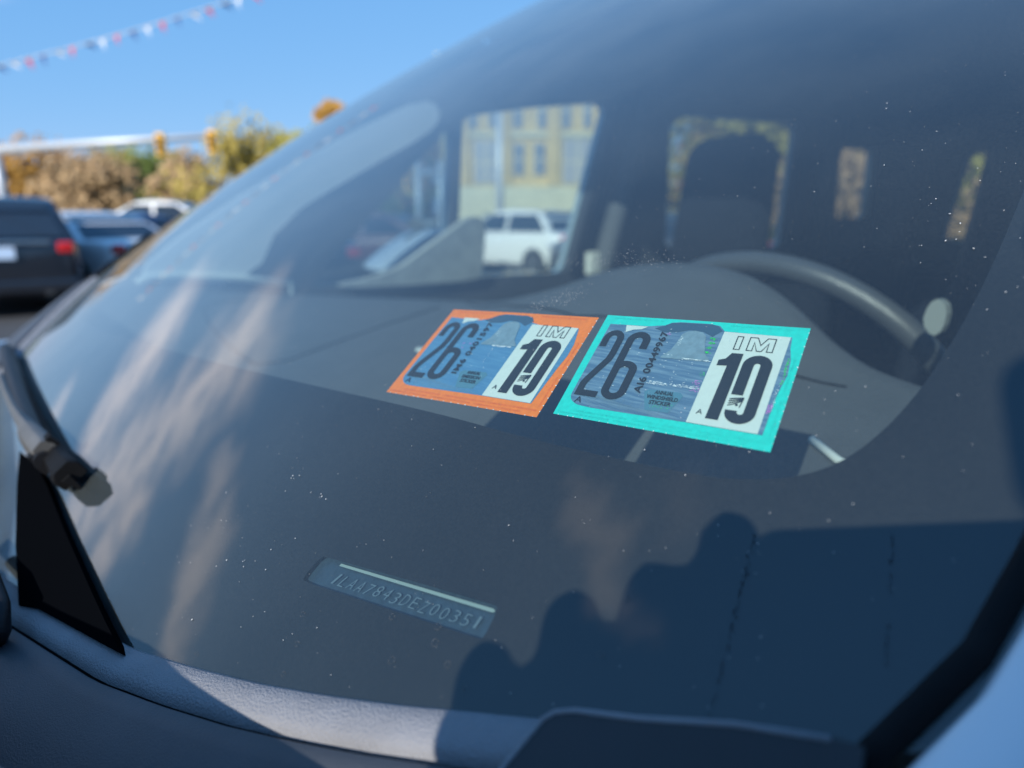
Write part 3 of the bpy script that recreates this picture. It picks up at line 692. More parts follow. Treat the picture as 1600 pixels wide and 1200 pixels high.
def sticker(name, label, corners, border, micro, foilm, serial, lines, orange):
    q = quad(corners); base = q(.5, .5, -.0017)
    root = empty(name, base, 0, label, 'sticker', 'inspection stickers on the windshield')
    inv = Matrix.Translation(-base)
    def part(nm, verts, faces, m_, layer):
        o = pyd(nm, [q(u, v, -.0017 + .00011 * layer) for u, v in verts], faces, m_, root); o.matrix_parent_inverse = inv; return o
    def poly(nm, pts, m_, layer, holes=()):
        v, f = cdt(pts, holes); return part(nm, [tuple(p) for p in v], f, m_, layer)
    inner_ = [(.045, .095), (.26, .092), (.345, .072), (.375, .04), (.42, .028), (.57, .026), (.615, .04), (.645, .088), (.94, .096), (.947, .19), (.965, .30), (.972, .42), (.962, .52), (.955, .62), (.953, .895), (.64, .893), (.185, .90)] + arcp(.125, .80, .085, .095, 90, 180, 6) + [(.04, .68), (.042, .3)]
    if orange: inner_ = [(.035, .10), (.26, .118), (.345, .085), (.375, .045), (.42, .028), (.57, .03), (.60, .05), (.61, .095), (.70, .13), (.93, .135), (.94, .19), (.958, .30), (.962, .42), (.95, .55), (.93, .895), (.64, .893), (.185, .90)] + arcp(.125, .80, .09, .10, 90, 180, 6) + [(.035, .68), (.034, .3)]
    poly('border', [(0, 0), (.25, .002), (.5, .0), (.75, .002), (1, 0), (1.001, .5), (1, 1), (.5, 1.0), (0, 1), (-.001, .5)], border, 0)
    poly('foil_panel', inner_, foilm, 1)
    wx = (.645, .935) if not orange else (.64, .925); wy = .092 if not orange else .125
    poly('month_panel', [(wx[0], wy), (wx[1], wy + .006), (wx[1], .893), (wx[0] - .004, .891)], 'panel_white', 2)
    # engraved artwork of the foil: tab, bell, keystone, rules
    poly('corner_flash', [(.14, .098), (.262, .099), (.235, .128), (.19, .14), (.155, .170)], 'panel_white', 2)
    poly('foil_tab', [(.345, .077), (.375, .046), (.42, .034), (.57, .032), (.61, .045), (.635, .09), (.60, .15), (.55, .11), (.48, .10), (.43, .13), (.36, .14), (.30, .11)], 'foil_dark', 2)
    poly('bell', [(.40, .375), (.432, .31), (.447, .22), (.452, .15), (.475, .118), (.51, .105), (.55, .118), (.57, .15), (.58, .22), (.598, .31), (.63, .365), (.63, .378), (.40, .388)], 'foil_bell', 3)
    poly('keystone', [(.40, .70), (.42, .675), (.565, .67), (.585, .695), (.55, .845), (.44, .85)], 'foil_key', 2)
    hs = .0245
    two = [(.052 + hs * .7, .335), (.052 + hs * .7, .25)] + arcp(.108, .25, .039, .062, 180, 360, 12) + [(.147, .40), (.142, .455), (.084, .655), (.075, .70), (.075, .785), (.176, .785)]
    part('year_digit', *stroke(two, 3.5), 'ink', 4)
    six = [(.291, .325), (.291, .25)] + arcp(.248, .25, .043, .062, 0, -180, 12) + [(.205, .72)] + arcp(.25, .72, .045, .062, 180, 0, 12) + [(.295, .54)] + arcp(.25, .535, .045, .055, 0, -160, 10)
    part('year_digit', *stroke(six, 3.7), 'ink', 4)
    poly('month_digit', [(.718, .285), (.768, .283), (.767, .842), (.713, .842), (.717, .398), (.672, .404), (.672, .355), (.700, .338)], 'ink', 4)
    zero = [(.8045, .628), (.8045, .375)] + arcp(.842, .375, .0375, .055, 180, 360, 12) + [(.8795, .76)] + arcp(.842, .76, .0375, .053, 0, 180, 12) + [(.8045, .752)]
    part('month_digit', *stroke(zero, 4.6), 'ink', 4)
    for i in range(4):
        part('emblem_stripe', *stroke([(.782, .668 + i * .017), (.80, .660 + i * .016), (.838, .648 + i * .008)], .62 - i * .08), 'ink', 5)
    part('emblem_stripe', *stroke([(.838, .648), (.832, .725)], .4), 'ink', 5)
    part('emblem_dot', arcp(.818, .708, .006, .009, 0, 330, 11), [tuple(range(12))], 'ink', 5)
    for cx0, cy0, w_, h_ in ((.078, .876, .038, .052), (.668, .818, .026, .038)):
        v, f = text2d('A', .0); part('letter_mark', [(cx0 + a * w_, cy0 - b * h_) for a, b in v], f, 'ink', 5)
    iw = .42
    part('outline_letter', *stroke([(.716, .130), (.741, .130), (.741, .249), (.716, .249)], iw, True), 'ink', 4)
    part('outline_letter', *stroke([(.772, .130), (.805, .130), (.826, .195), (.848, .130), (.882, .130), (.882, .249), (.858, .249), (.858, .172), (.836, .249), (.816, .249), (.796, .172), (.796, .249), (.772, .249)], iw, True), 'ink', 4)
    v, f = text2d(serial, .026, 1.08)
    part('serial_number', [(.347 + (1 - b) * .038, .725 - a * .585) for a, b in v], f, 'ink', 5)
    for k, l in enumerate(lines):
        v, f = text2d(l, .026); w_ = .0148 * len(l)
        part('word', [(.497 - w_ / 2 + a * w_, .712 + k * .043 - b * .033) for a, b in v], f, 'ink', 5)
    mt = 'COMMONWEALTH OF PENNSYLVANIA'
    v, f = text2d(mt, -.01)
    for row, u0 in ((.945, .10), (.945, .40), (.945, .70), (.975, .02), (.975, .32), (.975, .62), (.030, .05), (.030, .66)):
        part('border_lettering', [(u0 + a * .28, row + .008 - b * .016) for a, b in v], f, micro, 1.3)
    for v0 in (.30, .65):
        part('border_lettering', [(.985 - b * .010, v0 + .26 - a * .28) for a, b in v], f, micro, 1.3)
    # tooth dots of the die cut along the lower and right edges
    vv = []; ff = []
    def dot(u, v_, r):
        i = len(vv); vv.extend([(u + r * math.cos(k * 1.05) / AW, v_ + r * math.sin(k * 1.05) / AH) for k in range(6)]); ff.append(tuple(range(i, i + 6)))
    for k in range(22): dot(.03 + .045 * k + rnd.uniform(-.01, .01), 1.0, rnd.uniform(.12, .34))
    for k in range(16): dot(1.0, .05 + .06 * k + rnd.uniform(-.01, .01), rnd.uniform(.12, .34))
    part('die_cut_dots', vv, ff, 'glint_white', 2)['kind'] = 'stuff'
    # guilloche rules and sparkle of the hologram
    vv = []; ff = []
    def rule(p, w):
        v, f = stroke(p, w); i = len(vv); vv.extend(v); ff.extend([tuple(j + i for j in t) for t in f])
    for k in range(9): rule([(.05 + .012 * k, .76 + .004 * k), (.13 + .03 * k, .84), (.20 + .05 * k, .885)], .10)
    for k in range(9): rule([(.19 + .045 * k, .79), (.16 + .05 * k, .89)], .08)
    for k in range(7): rule([(.045, .66 + .02 * k), (.10, .70 + .022 * k), (.16, .80 + .014 * k)], .08)
    part('guilloche', vv, ff, 'foil_bell', 2.5)['kind'] = 'stuff'
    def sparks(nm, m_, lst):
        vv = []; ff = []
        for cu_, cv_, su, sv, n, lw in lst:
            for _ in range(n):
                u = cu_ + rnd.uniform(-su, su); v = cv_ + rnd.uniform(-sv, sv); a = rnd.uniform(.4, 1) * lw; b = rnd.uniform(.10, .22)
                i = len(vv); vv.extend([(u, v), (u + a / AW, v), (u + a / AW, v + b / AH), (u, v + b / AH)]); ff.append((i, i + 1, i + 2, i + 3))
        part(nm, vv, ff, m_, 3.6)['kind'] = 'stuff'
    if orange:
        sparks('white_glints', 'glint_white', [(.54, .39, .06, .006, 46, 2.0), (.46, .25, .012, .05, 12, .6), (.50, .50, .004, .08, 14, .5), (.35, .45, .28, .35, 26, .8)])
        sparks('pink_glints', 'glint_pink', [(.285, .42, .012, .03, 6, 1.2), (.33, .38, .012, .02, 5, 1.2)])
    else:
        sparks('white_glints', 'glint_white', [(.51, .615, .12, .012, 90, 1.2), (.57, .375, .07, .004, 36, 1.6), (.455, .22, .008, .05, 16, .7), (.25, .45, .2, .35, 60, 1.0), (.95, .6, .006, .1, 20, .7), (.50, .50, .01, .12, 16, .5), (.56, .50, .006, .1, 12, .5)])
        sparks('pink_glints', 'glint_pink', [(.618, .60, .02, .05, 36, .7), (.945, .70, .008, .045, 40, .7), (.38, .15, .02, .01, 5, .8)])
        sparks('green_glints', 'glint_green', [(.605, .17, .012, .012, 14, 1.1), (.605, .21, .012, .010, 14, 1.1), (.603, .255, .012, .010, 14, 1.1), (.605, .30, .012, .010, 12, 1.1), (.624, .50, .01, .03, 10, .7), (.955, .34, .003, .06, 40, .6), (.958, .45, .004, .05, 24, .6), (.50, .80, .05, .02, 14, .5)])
    return root
sticker('emission_sticker', 'orange bordered emission sticker marked 26 and IM 10 on windshield', [(.4163, .2637), (.5160, .2813), (.5297, .2189), (.4288, .1991)], 'orange_print', 'orange_micro', 'foil_blue', 'IM6 0401597', ('ANNUAL', 'EMISSION', 'STICKER'), True)
sticker('inspection_sticker', 'teal bordered annual windshield sticker marked 26 and IM 10', [(.5195, .2841), (.6109, .3000), (.6265, .2407), (.5359, .2236)], 'teal_print', 'teal_micro', 'foil_grey', 'AI6 00449967', ('ANNUAL', 'WINDSHIELD', 'STICKER'), False)

# ------------------------------------------------------------------ background vehicles
mat('car_glass', (0.02, 0.03, 0.045), 0.08, spec=0.8); mat('chrome', (0.62, 0.60, 0.56), 0.22, metal=1.0)
mat('tail_red', (0.55, 0.015, 0.015), 0.2, coat=0.6); mat('plate_white', (0.55, 0.68, 0.85), 0.5); mat('lamp_clear', (0.75, 0.75, 0.78), 0.1, coat=1.0)
for nm, c in (('paint_black', (0.008, 0.010, 0.016)), ('paint_white', (0.78, 0.78, 0.76)), ('paint_silver', (0.76, 0.78, 0.80)), ('paint_blue', (0.03, 0.06, 0.15)), ('paint_red', (0.12, 0.012, 0.02)), ('paint_grey', (0.10, 0.11, 0.13))):
    mat(nm, c, 0.35, coat=1.0)
def car(name, label, loc, rz, L, W, paint, belt, roof, hood, cab, slope_f, slope_r, deck, group=None):
    """vehicle along local +X; cab=(x front of screen foot, x rear of back-light foot), slopes in metres of run"""
    root = empty(name, (loc[0], loc[1], 0), rz, label, 'car', group)
    hw = W / 2; x0, x1 = -L / 2, L / 2; cf, cr = cab
    st = [(x0, .42, deck - .16, .80), (x0 + .06, .28, deck - .06, .93), (x0 + .30, .22, deck, .985), (cr, .20, max(deck, belt - .02), 1.0), (0, .18, belt, 1.0), (cf, .18, belt - .01, 1.0), (cf + .25, .2, hood + .03, .99), (x1 - .5, .22, hood - .05, .965), (x1 - .12, .26, hood - .17, .88), (x1, .38, hood - .30, .72)]
    vv = []; ff = []; shp = ((.90, 0), (.98, .10), (1.0, .32), (1.0, .58), (.985, .80), (.95, .93), (.86, 1.0))
    k = len(shp) * 2
    for x, zl, zh, w in st:
        ring = [(x, hw * w * a, zl + (zh - zl) * b) for a, b in shp]; vv += ring + [(x, -y, z) for _, y, z in ring[::-1]]
    for i in range(len(st) - 1):
        for j in range(k): ff.append((i * k + j, i * k + (j + 1) % k, (i + 1) * k + (j + 1) % k, (i + 1) * k + j))
    ff += [tuple(range(k)), tuple(range((len(st) - 1) * k, len(st) * k))[::-1]]
    me = bpy.data.meshes.new('body'); me.from_pydata(vv, [], ff); me.update()
    bm = bmesh.new(); bm.from_mesh(me); bmesh.ops.recalc_face_normals(bm, faces=bm.faces[:]); bm.to_mesh(me); bm.free()
    o = link('body', me, paint, root, True); sm = o.modifiers.new('s', 'SUBSURF'); sm.levels = 1; sm.render_levels = 2
    # cabin
    rings = []; n = 9
    tf, trr = cf - slope_f, cr + slope_r; tw = hw * .74; bw = hw * .95
    xs = [(cr, belt - .03, 0), (cr + slope_r * .5, belt + (roof - belt) * .55, 0)]
    prof_ = [(cr, belt - .03), (cr + slope_r * .55, belt + (roof - belt) * .62), (trr, roof - .045), (trr + .22, roof - .005), ((trr + tf) / 2 + .1, roof + .02), (tf - .15, roof), (tf, roof - .03), (cf - slope_f * .5, belt + (roof - belt) * .55), (cf, belt - .03)]
    vv = []; ff = []
    for x, z in prof_:
        q = (z - belt) / (roof - belt); w = bw + (tw - bw) * max(0, min(1, q))
        vv += [(x, w, z - .02 * q), (x, w * .9, z), (x, w * .5, z + .012 * q), (x, -w * .5, z + .012 * q), (x, -w * .9, z), (x, -w, z - .02 * q)]
    for i in range(len(prof_) - 1):
        for j in range(5): a = i * 6 + j; ff.append((a, a + 1, a + 7, a + 6))
    # sides
    for off in (0, 5):
        ff.append(tuple(i * 6 + off for i in range(len(prof_))))
    me = bpy.data.meshes.new('cabin'); me.from_pydata(vv, [], ff); me.update()
    bm = bmesh.new(); bm.from_mesh(me); bmesh.ops.recalc_face_normals(bm, faces=bm.faces[:]); bm.to_mesh(me); bm.free()
    cabo = link('cabin', me, paint, root)
    def sy(z, e): q = (z - belt) / (roof - belt); return bw + (tw - bw) * q + e
    # side windows
    zt = roof - .09; zb = belt + .02
    mid = (cf + cr) / 2
    def xf(z): return cf - slope_f * min(1, (z - belt) / (roof - belt)) - .10
    def xr_(z): return cr + slope_r * min(1, (z - belt) / (roof - belt)) + .12
    for sg in (1, -1):
        for a, b in (((mid + .04), None), (None, mid - .04)):
            if b is None: ps = [(a, zb), (xf(zb), zb), (xf(zt), zt), (a, zt)]
            else: ps = [(b, zb), (b, zt), (xr_(zt), zt), (xr_(zb), zb)]
            pyd('side_window', [(x, sg * sy(z, .006), z) for x, z in ps], [(0, 1, 2, 3)], 'car_glass', root)
    def onp(i0, i1, e, nm, m_):
        (xa, za), (xb, zb_) = prof_[i0], prof_[i1]; d = Vector((xb - xa, 0, zb_ - za)); nn = Vector((-d.z, 0, d.x)).normalized() * e
        ps = []
        for q, k_ in ((.12, .86), (.90, .84)):
            x = xa + d.x * q; z = za + d.z * q; w = sy(z, 0) * k_; ps += [(x + nn.x, -w, z + nn.z), (x + nn.x, w, z + nn.z)]
        return pyd(nm, [ps[0], ps[1], ps[3], ps[2]], [(0, 1, 2, 3)], m_, root)
    onp(0, 1, .02, 'rear_window', 'car_glass'); onp(1, 2, .02, 'rear_window', 'car_glass')
    onp(8, 7, -.02, 'front_window', 'car_glass'); onp(7, 6, -.02, 'front_window', 'car_glass')
    # lamps, plate, bumpers, wheels
    for sg in (1, -1):
        box('tail_lamp', (x0 + .04, sg * hw * .80, deck - .16), (.14, hw * .21, .15), 'tail_red', root, None, .03)
        box('headlight', (x1 - .12, sg * hw * .72, hood - .22), (.22, hw * .34, .13), 'lamp_clear', root, None, .04)
    box('licence_plate', (x0 - .035, 0, deck - .22), (.02, .32, .16), 'plate_white', root, None, .004)
    box('trim_bar', (x0 - .02, 0, deck - .085), (.03, W * .62, .045), 'chrome', root, None, .01)
    box('rear_bumper', (x0 + .05, 0, .42), (.16, W * .92, .20), paint, root, None, .05)
    box('front_bumper', (x1 - .10, 0, .40), (.18, W * .80, .22), paint, root, None, .05)
    for x in (x0 + L * .19, x1 - L * .18):
        for sg in (1, -1):
            w_ = empty('wheel', (x, sg * (hw - .10), .32)); w_.parent = root
            bm = bmesh.new(); tube(bm, [(0, -.115, 0), (0, -.10, 0), (0, .10, 0), (0, .115, 0)], [.28, .32, .32, .28], 24); bmo('tyre', bm, 'tyre', w_, True)
            bm = bmesh.new(); tube(bm, [(0, -.12, 0), (0, .12, 0)], .20, 16); bmo('rim', bm, 'alloy', w_)
    for sg in (1, -1): box('door_mirror', (cf - .10, sg * (hw + .08), belt + .05), (.12, .18, .12), paint, root, None, .03)
    return root
VH = math.atan2(HEAD.y, HEAD.x)     # the way the viewer looks
def P2(px, d): p = at(px, 335, d); return (p.x, p.y)
car('black_suv', 'black SUV with chrome bar and pale blue plate, its tail towards the viewer', P2(-6, 10.8), VH + R_(36), 4.5, 1.85, 'paint_black', 1.05, 1.62, 1.02, (.75, -2.1), .75, .55, 1.10)
car('silver_sedan', 'silver sedan parked directly behind the black SUV', P2(120, 12.6), VH + R_(62), 4.6, 1.80, 'paint_silver', .95, 1.40, .92, (.95, -1.45), .95, .9, 1.0)
car('dark_blue_sedan', 'dark blue sedan between the silver and the white sedan', P2(190, 15.5), VH + R_(150), 4.6, 1.80, 'paint_blue', .95, 1.38, .92, (.95, -1.45), .95, .8, 1.0)
car('white_sedan', 'white sedan with rounded roof near the tree line', P2(238, 18.5), VH + R_(98), 4.8, 1.85, 'paint_white', 1.05, 1.72, 1.0, (1.15, -1.75), 1.0, .9, 1.1)
car('white_hatchback', 'white hatchback seen through the front side window beside the mirror', P2(803, 16.8), VH + R_(50), 4.2, 1.78, 'paint_white', .98, 1.47, .98, (.85, -1.75), .8, .45, 1.02)
car('dark_red_sedan', 'dark red sedan seen through the small quarter window', P2(570, 14.5), VH + R_(80), 4.6, 1.80, 'paint_red', .98, 1.42, .95, (.95, -1.45), .95, .8, 1.02)
car('black_sedan', 'black sedan at the left end of the side windows', P2(455, 11.5), VH + R_(20), 4.6, 1.80, 'paint_black', .98, 1.42, .95, (.95, -1.45), .95, .8, 1.02)
car('dark_grey_sedan', 'dark grey sedan with red tail lamp seen behind the front headrest', P2(1010, 13.0), VH + R_(30), 4.6, 1.80, 'paint_grey', .98, 1.42, .95, (.95, -1.45), .95, .8, 1.02)

# ------------------------------------------------------------------ yellow building
mat('yellow_brick', (0.66, 0.50, 0.22), 0.9, noise=0.18, nscale=1.2, detail=8); mat('pale_stone', (0.62, 0.60, 0.42), 0.9, noise=0.15, nscale=1.0)
mat('grey_window', (0.36, 0.36, 0.36), 0.35); mat('dark_window', (0.20, 0.22, 0.25), 0.25); mat('window_frame', (0.62, 0.58, 0.42), 0.7)
bd = 38.0; u_ = bd / 1040
bl = at(690, 335, bd); bl.z = 0
bldg = empty('yellow_building', bl, math.atan2(RIGHT.y, RIGHT.x), 'yellow brick building with tall grey windows beyond the white hatchback', 'building')
def bx(px): return (px - 690) * u_
def bz(py): return 1.38 + (335 - py) * u_ * 1.0
def bpart(nm, x0, x1, z0, z1, y0, y1, m_, par=None): return box(nm, ((x0 + x1) / 2, (y0 + y1) / 2, (z0 + z1) / 2), (x1 - x0, y1 - y0, z1 - z0), m_, par or bldg, None, .02, 1)
BW = bx(985); BH = bz(120)
bpart('wall', 0, BW, 0, BH, .35, 12, 'yellow_brick')
bpart('base_course', -.05, BW + .05, .0, bz(294), .10, .345, 'pale_stone')
bpart('roof_coping', -.15, BW + .15, BH + .003, BH + .35, .1, 12.1, 'pale_stone')
bpart('string_course', 0, BW, bz(224), bz(217), .22, .345, 'pale_stone')
wins = [(739, 774, 228, 291, 'grey_window'), (798, 815, 232, 278, 'dark_window'), (829, 847, 232, 278, 'dark_window'), (872, 918, 226, 291, 'grey_window'), (932, 949, 232, 278, 'dark_window'), (960, 977, 232, 278, 'dark_window')]
for a, b in ((733, 745), (762, 774), (798, 812), (834, 848), (870, 884), (901, 915), (932, 946), (962, 976)):
    wins.append((a, b, 160, 212, 'dark_window')); wins.append((a, b, 128, 150, 'dark_window'))
for a, b, c, d, m_ in wins:
    w_ = bpart('window', bx(a), bx(b), bz(d), bz(c), .28, .343, 'window_frame')
    pn = 2 if b - a > 20 else 1
    for k in range(pn):
        for r in range(2):
            xa = bx(a) + (bx(b) - bx(a)) * k / pn + .05; xb = bx(a) + (bx(b) - bx(a)) * (k + 1) / pn - .05
            za = bz(d) + (bz(c) - bz(d)) * r / 2 + .05; zb2 = bz(d) + (bz(c) - bz(d)) * (r + 1) / 2 - .05
            box('pane', ((xa + xb) / 2, .27, (za + zb2) / 2), (xb - xa, .03, zb2 - za), m_, w_)
for a, b in ((695, 733), (777, 794), (850, 868), (920, 930), (979, 985)):
    bpart('pilaster', bx(a), bx(b), bz(293), BH, .16, .345, 'yellow_brick')

# ------------------------------------------------------------------ street furniture
mat('galvanised', (0.62, 0.64, 0.66), 0.45, metal=0.3); mat('signal_yellow', (0.92, 0.52, 0.07), 0.5); mat('wood_pole', (0.30, 0.19, 0.09), 0.9, noise=0.3, nscale=6)
mat('lens_dark', (0.02, 0.02, 0.02), 0.3)
def signal_mast(label, px0, px1, py0, py1, d, heads, thick):
    b = at(px0, 335, d); b.z = 0
    a0 = at(px0, py0, d); a1 = at(px1, py1, d * 1.0)
    root = empty('traffic_signal_mast', b, 0, label, 'traffic signal'); inv = Matrix.Translation(-b)
    def ch(o, p=root): o.parent = p; o.matrix_parent_inverse = inv; return o
    ch(tubeo('pole', [b, Vector((b.x, b.y, a0.z + .5))], [thick * 1.2, thick], 'galvanised', None, 12))
    ch(tubeo('mast_arm', [Vector((b.x, b.y, a0.z - .1)), a0.lerp(a1, .5) + Vector((0, 0, .0)), a1], [thick, thick * .85, thick * .6], 'galvanised', None, 10))
    for hx in heads:
        q = (hx - px0) / (px1 - px0); p = a0.lerp(a1, q)
        h = empty('signal_head', p); h.parent = root; h.matrix_parent_inverse = inv
        hi = Matrix.Translation(-p)
        def hc(o): o.parent = h; o.matrix_parent_inverse = hi; return o
        rot = Matrix.Rotation(VH, 3, 'Z')
        hc(box('housing', p + Vector((0, 0, -.35)) - HEAD * .18, (.30, .52, 1.30), 'signal_yellow', None, rot, .03))
        for k in range(3):
            c = p + Vector((0, 0, -.02 - .33 * k)) - HEAD * .35
            bm = bmesh.new(); tube(bm, [c + HEAD * .01, c - HEAD * .015], .13, 14); hc(bmo('lens', bm, 'lens_dark', None, True))
            bm = bmesh.new(); tube(bm, [c + HEAD * .0, c - HEAD * .16], .145, 14, cap=False); hc(bmo('visor', bm, 'signal_yellow', None, True))
    return root
signal_mast('grey signal mast with two yellow signal heads above the parked cars', 10, 338, 232, 212, 42, (253, 333), .26)
signal_mast('second signal mast glimpsed through the dark quarter window', 690, 575, 268, 270, 34, (583, 640), .16)
def pole(name, label, px, d, h, r, m_, cat, arm=None):
    b = at(px, 335, d); b.z = 0; root = empty(name, b, 0, label, cat); inv = Matrix.Translation(-b)
    def ch(o): o.parent = root; o.matrix_parent_inverse = inv; return o
    ch(tubeo('shaft', [b, b + Vector((0, 0, h))], [r * 1.15, r * .8], m_, None, 10))
    if arm == 'lamp':
        e = b + RIGHT * -1.6 + Vector((0, 0, h + .5))
        ch(tubeo('bracket', [b + Vector((0, 0, h - .1)), b + RIGHT * -.5 + Vector((0, 0, h + .4)), e], r * .45, m_, None, 8)); ch(box('lamp_head', e + RIGHT * -.25, (.7, .26, .14), m_, None, Matrix.Rotation(math.atan2(RIGHT.y, RIGHT.x), 3, 'Z'), .05))
    if arm == 'cross':
        ch(box('crossarm', b + Vector((0, 0, h - .5)), (2.2, .12, .14), m_, None, Matrix.Rotation(VH + R_(70), 3, 'Z'), .01))
        for k in (-.9, -.5, .5, .9): ch(tubeo('insulator', [b + Vector((math.cos(VH + R_(70)) * k, math.sin(VH + R_(70)) * k, h - .43)), b + Vector((math.cos(VH + R_(70)) * k, math.sin(VH + R_(70)) * k, h - .28))], .05, 'lens_dark', None, 8))
    return root
pole('utility_pole', 'short brown wooden pole in front of the tree line', 209, 46, 4.6, .24, 'wood_pole', 'pole', 'cross')
pole('street_lamp', 'grey street lamp pole in front of the yellow building', 781, 30, 6.0, .16, 'galvanised', 'street lamp', 'lamp')
pole('street_lamp', 'pale lamp post left of the building, behind the dark quarter window', 655, 24, 3.3, .12, 'galvanised', 'street lamp', 'lamp')
fb = at(735, 335, 24); fb.z = 0
fence = empty('low_fence', fb, math.atan2(RIGHT.y, RIGHT.x), 'low grey railing in front of the yellow building', 'fence')
for k in range(15): box('baluster', (-1.5 + k * .45, 0, .55), (.06, .06, 1.1), 'galvanised', fence)
for z in (.2, 1.12): box('rail', (1.65, 0, z), (6.6, .05, .07), 'galvanised', fence)

# pennant strings over the lot
for nm, c in (('pennant_red', (0.75, 0.05, 0.08)), ('pennant_white', (0.85, 0.86, 0.88)), ('pennant_blue', (0.05, 0.09, 0.30))): mat(nm, c, 0.6)
mat('cord', (0.75, 0.75, 0.75), 0.7)
def pennants(label, a, b, sag, n, size, seed):
    r = random.Random(seed); root = empty('pennant_string', a, 0, label, 'bunting', 'pennant strings over the lot'); inv = Matrix.Translation(-Vector(a))
    a = Vector(a); b = Vector(b)
    def pt(q): return a.lerp(b, q) + Vector((0, 0, -sag * 4 * q * (1 - q)))
    o = tubeo('cord', [pt(k / 24) for k in range(25)], .006, 'cord', root, 5); o.matrix_parent_inverse = inv
    ms = ('pennant_white', 'pennant_red', 'pennant_blue'); d = (b - a).normalized(); wind = (HEAD * .4 + RIGHT * .5).normalized()
    for k in range(n):
        p = pt((k + .5) / n); sw = Vector((0, 0, -1)).lerp(wind, r.uniform(.0, .75)).normalized(); L = size * r.uniform(1.1, 1.5)
        side = d * size * .5; off = wind.cross(d).normalized() * .02
        v = [p - side, p + side, p + sw * L + off, p - side * .3 + sw * L * .5 + off, p + side * .3 + sw * L * .5 - off]
        o = pyd('pennant', v, [(0, 3, 4, 1), (3, 2, 4)], ms[k % 3], root); o.matrix_parent_inverse = inv
    return root
pennants('string of red white and blue pennants crossing the sky at upper left', at(-130, 130, 9), at(480, -40, 9.0), .08, 26, .09, 1)

# ------------------------------------------------------------------ trees
mat('bark', (0.16, 0.11, 0.07), 0.95, noise=0.4, nscale=10)
LEAF = {}
for nm, c in (('leaf_olive', (0.34, 0.31, 0.065)), ('leaf_brown', (0.48, 0.27, 0.11)), ('leaf_orange', (0.58, 0.31, 0.07)), ('leaf_green', (0.16, 0.21, 0.05)), ('leaf_gold', (0.48, 0.37, 0.09)), ('leaf_tan', (0.55, 0.37, 0.20))):
    M = mat(nm, c, 0.8, col2=tuple(x * .7 for x in c), nscale=.9, detail=3)
    b = M.node_tree.nodes['Principled BSDF']; b.inputs['Specular IOR Level'].default_value = .2
def tree(label, px, d, h, w, leaf, n=1500, seed=0, low=.25):
    r = random.Random(seed); b = at(px, 335, d); b.z = 0
    root = empty('tree', b, 0, label, 'tree', 'autumn trees round the lot')
    bm = bmesh.new(); tube(bm, [(0, 0, 0), (.05 * h * r.uniform(-1, 1), 0, h * .4), (.0, .04 * h * r.uniform(-1, 1), h * .85)], [h * .03, h * .022, h * .008], 8)
    lim = []
    for k in range(7):
        a = r.uniform(0, 6.28); z = h * r.uniform(.28, .6); e = Vector((math.cos(a) * w * .38, math.sin(a) * w * .38, z + h * r.uniform(.12, .28)))
        tube(bm, [(0, 0, z), Vector((0, 0, z)).lerp(e, .5) + Vector((0, 0, .1)), e], [h * .012, h * .008, h * .003], 6); lim.append(e)
    bmo('trunk', bm, 'bark', root, True)
    cl = []
    for k in range(26):
        a = r.uniform(0, 6.28); q = math.sqrt(r.random()); zz = r.uniform(low, .95); prof_ = math.sin(math.pi * min(1, (zz - low + .12) / (1.1 - low))) ** .7
        cl.append((Vector((math.cos(a) * q * w * .5 * prof_, math.sin(a) * q * w * .5 * prof_, h * zz)), w * r.uniform(.13, .24)))
    vv = []; ff = []
    for k in range(n):
        c, rad = cl[r.randrange(len(cl))]
        v = Vector((r.gauss(0, 1), r.gauss(0, 1), r.gauss(0, .8))); v = v.normalized() * rad * r.random() ** .4
        p = c + v; sz = r.uniform(.16, .36) * (h / 8) ** .5
        nn = (v.normalized() * .55 + SUN * .9 + Vector((r.gauss(0, .5), r.gauss(0, .5), r.gauss(0, .5)))).normalized(); x = nn.orthogonal().normalized(); x.rotate(Matrix.Rotation(r.uniform(0, 6.28), 3, nn)); y = nn.cross(x)
        i = len(vv); vv += [p - x * sz, p - y * sz * .6, p + x * sz, p + y * sz * .6]; ff.append((i, i + 1, i + 2, i + 3))
    pyd('crown', vv, ff, leaf, root)
    return root
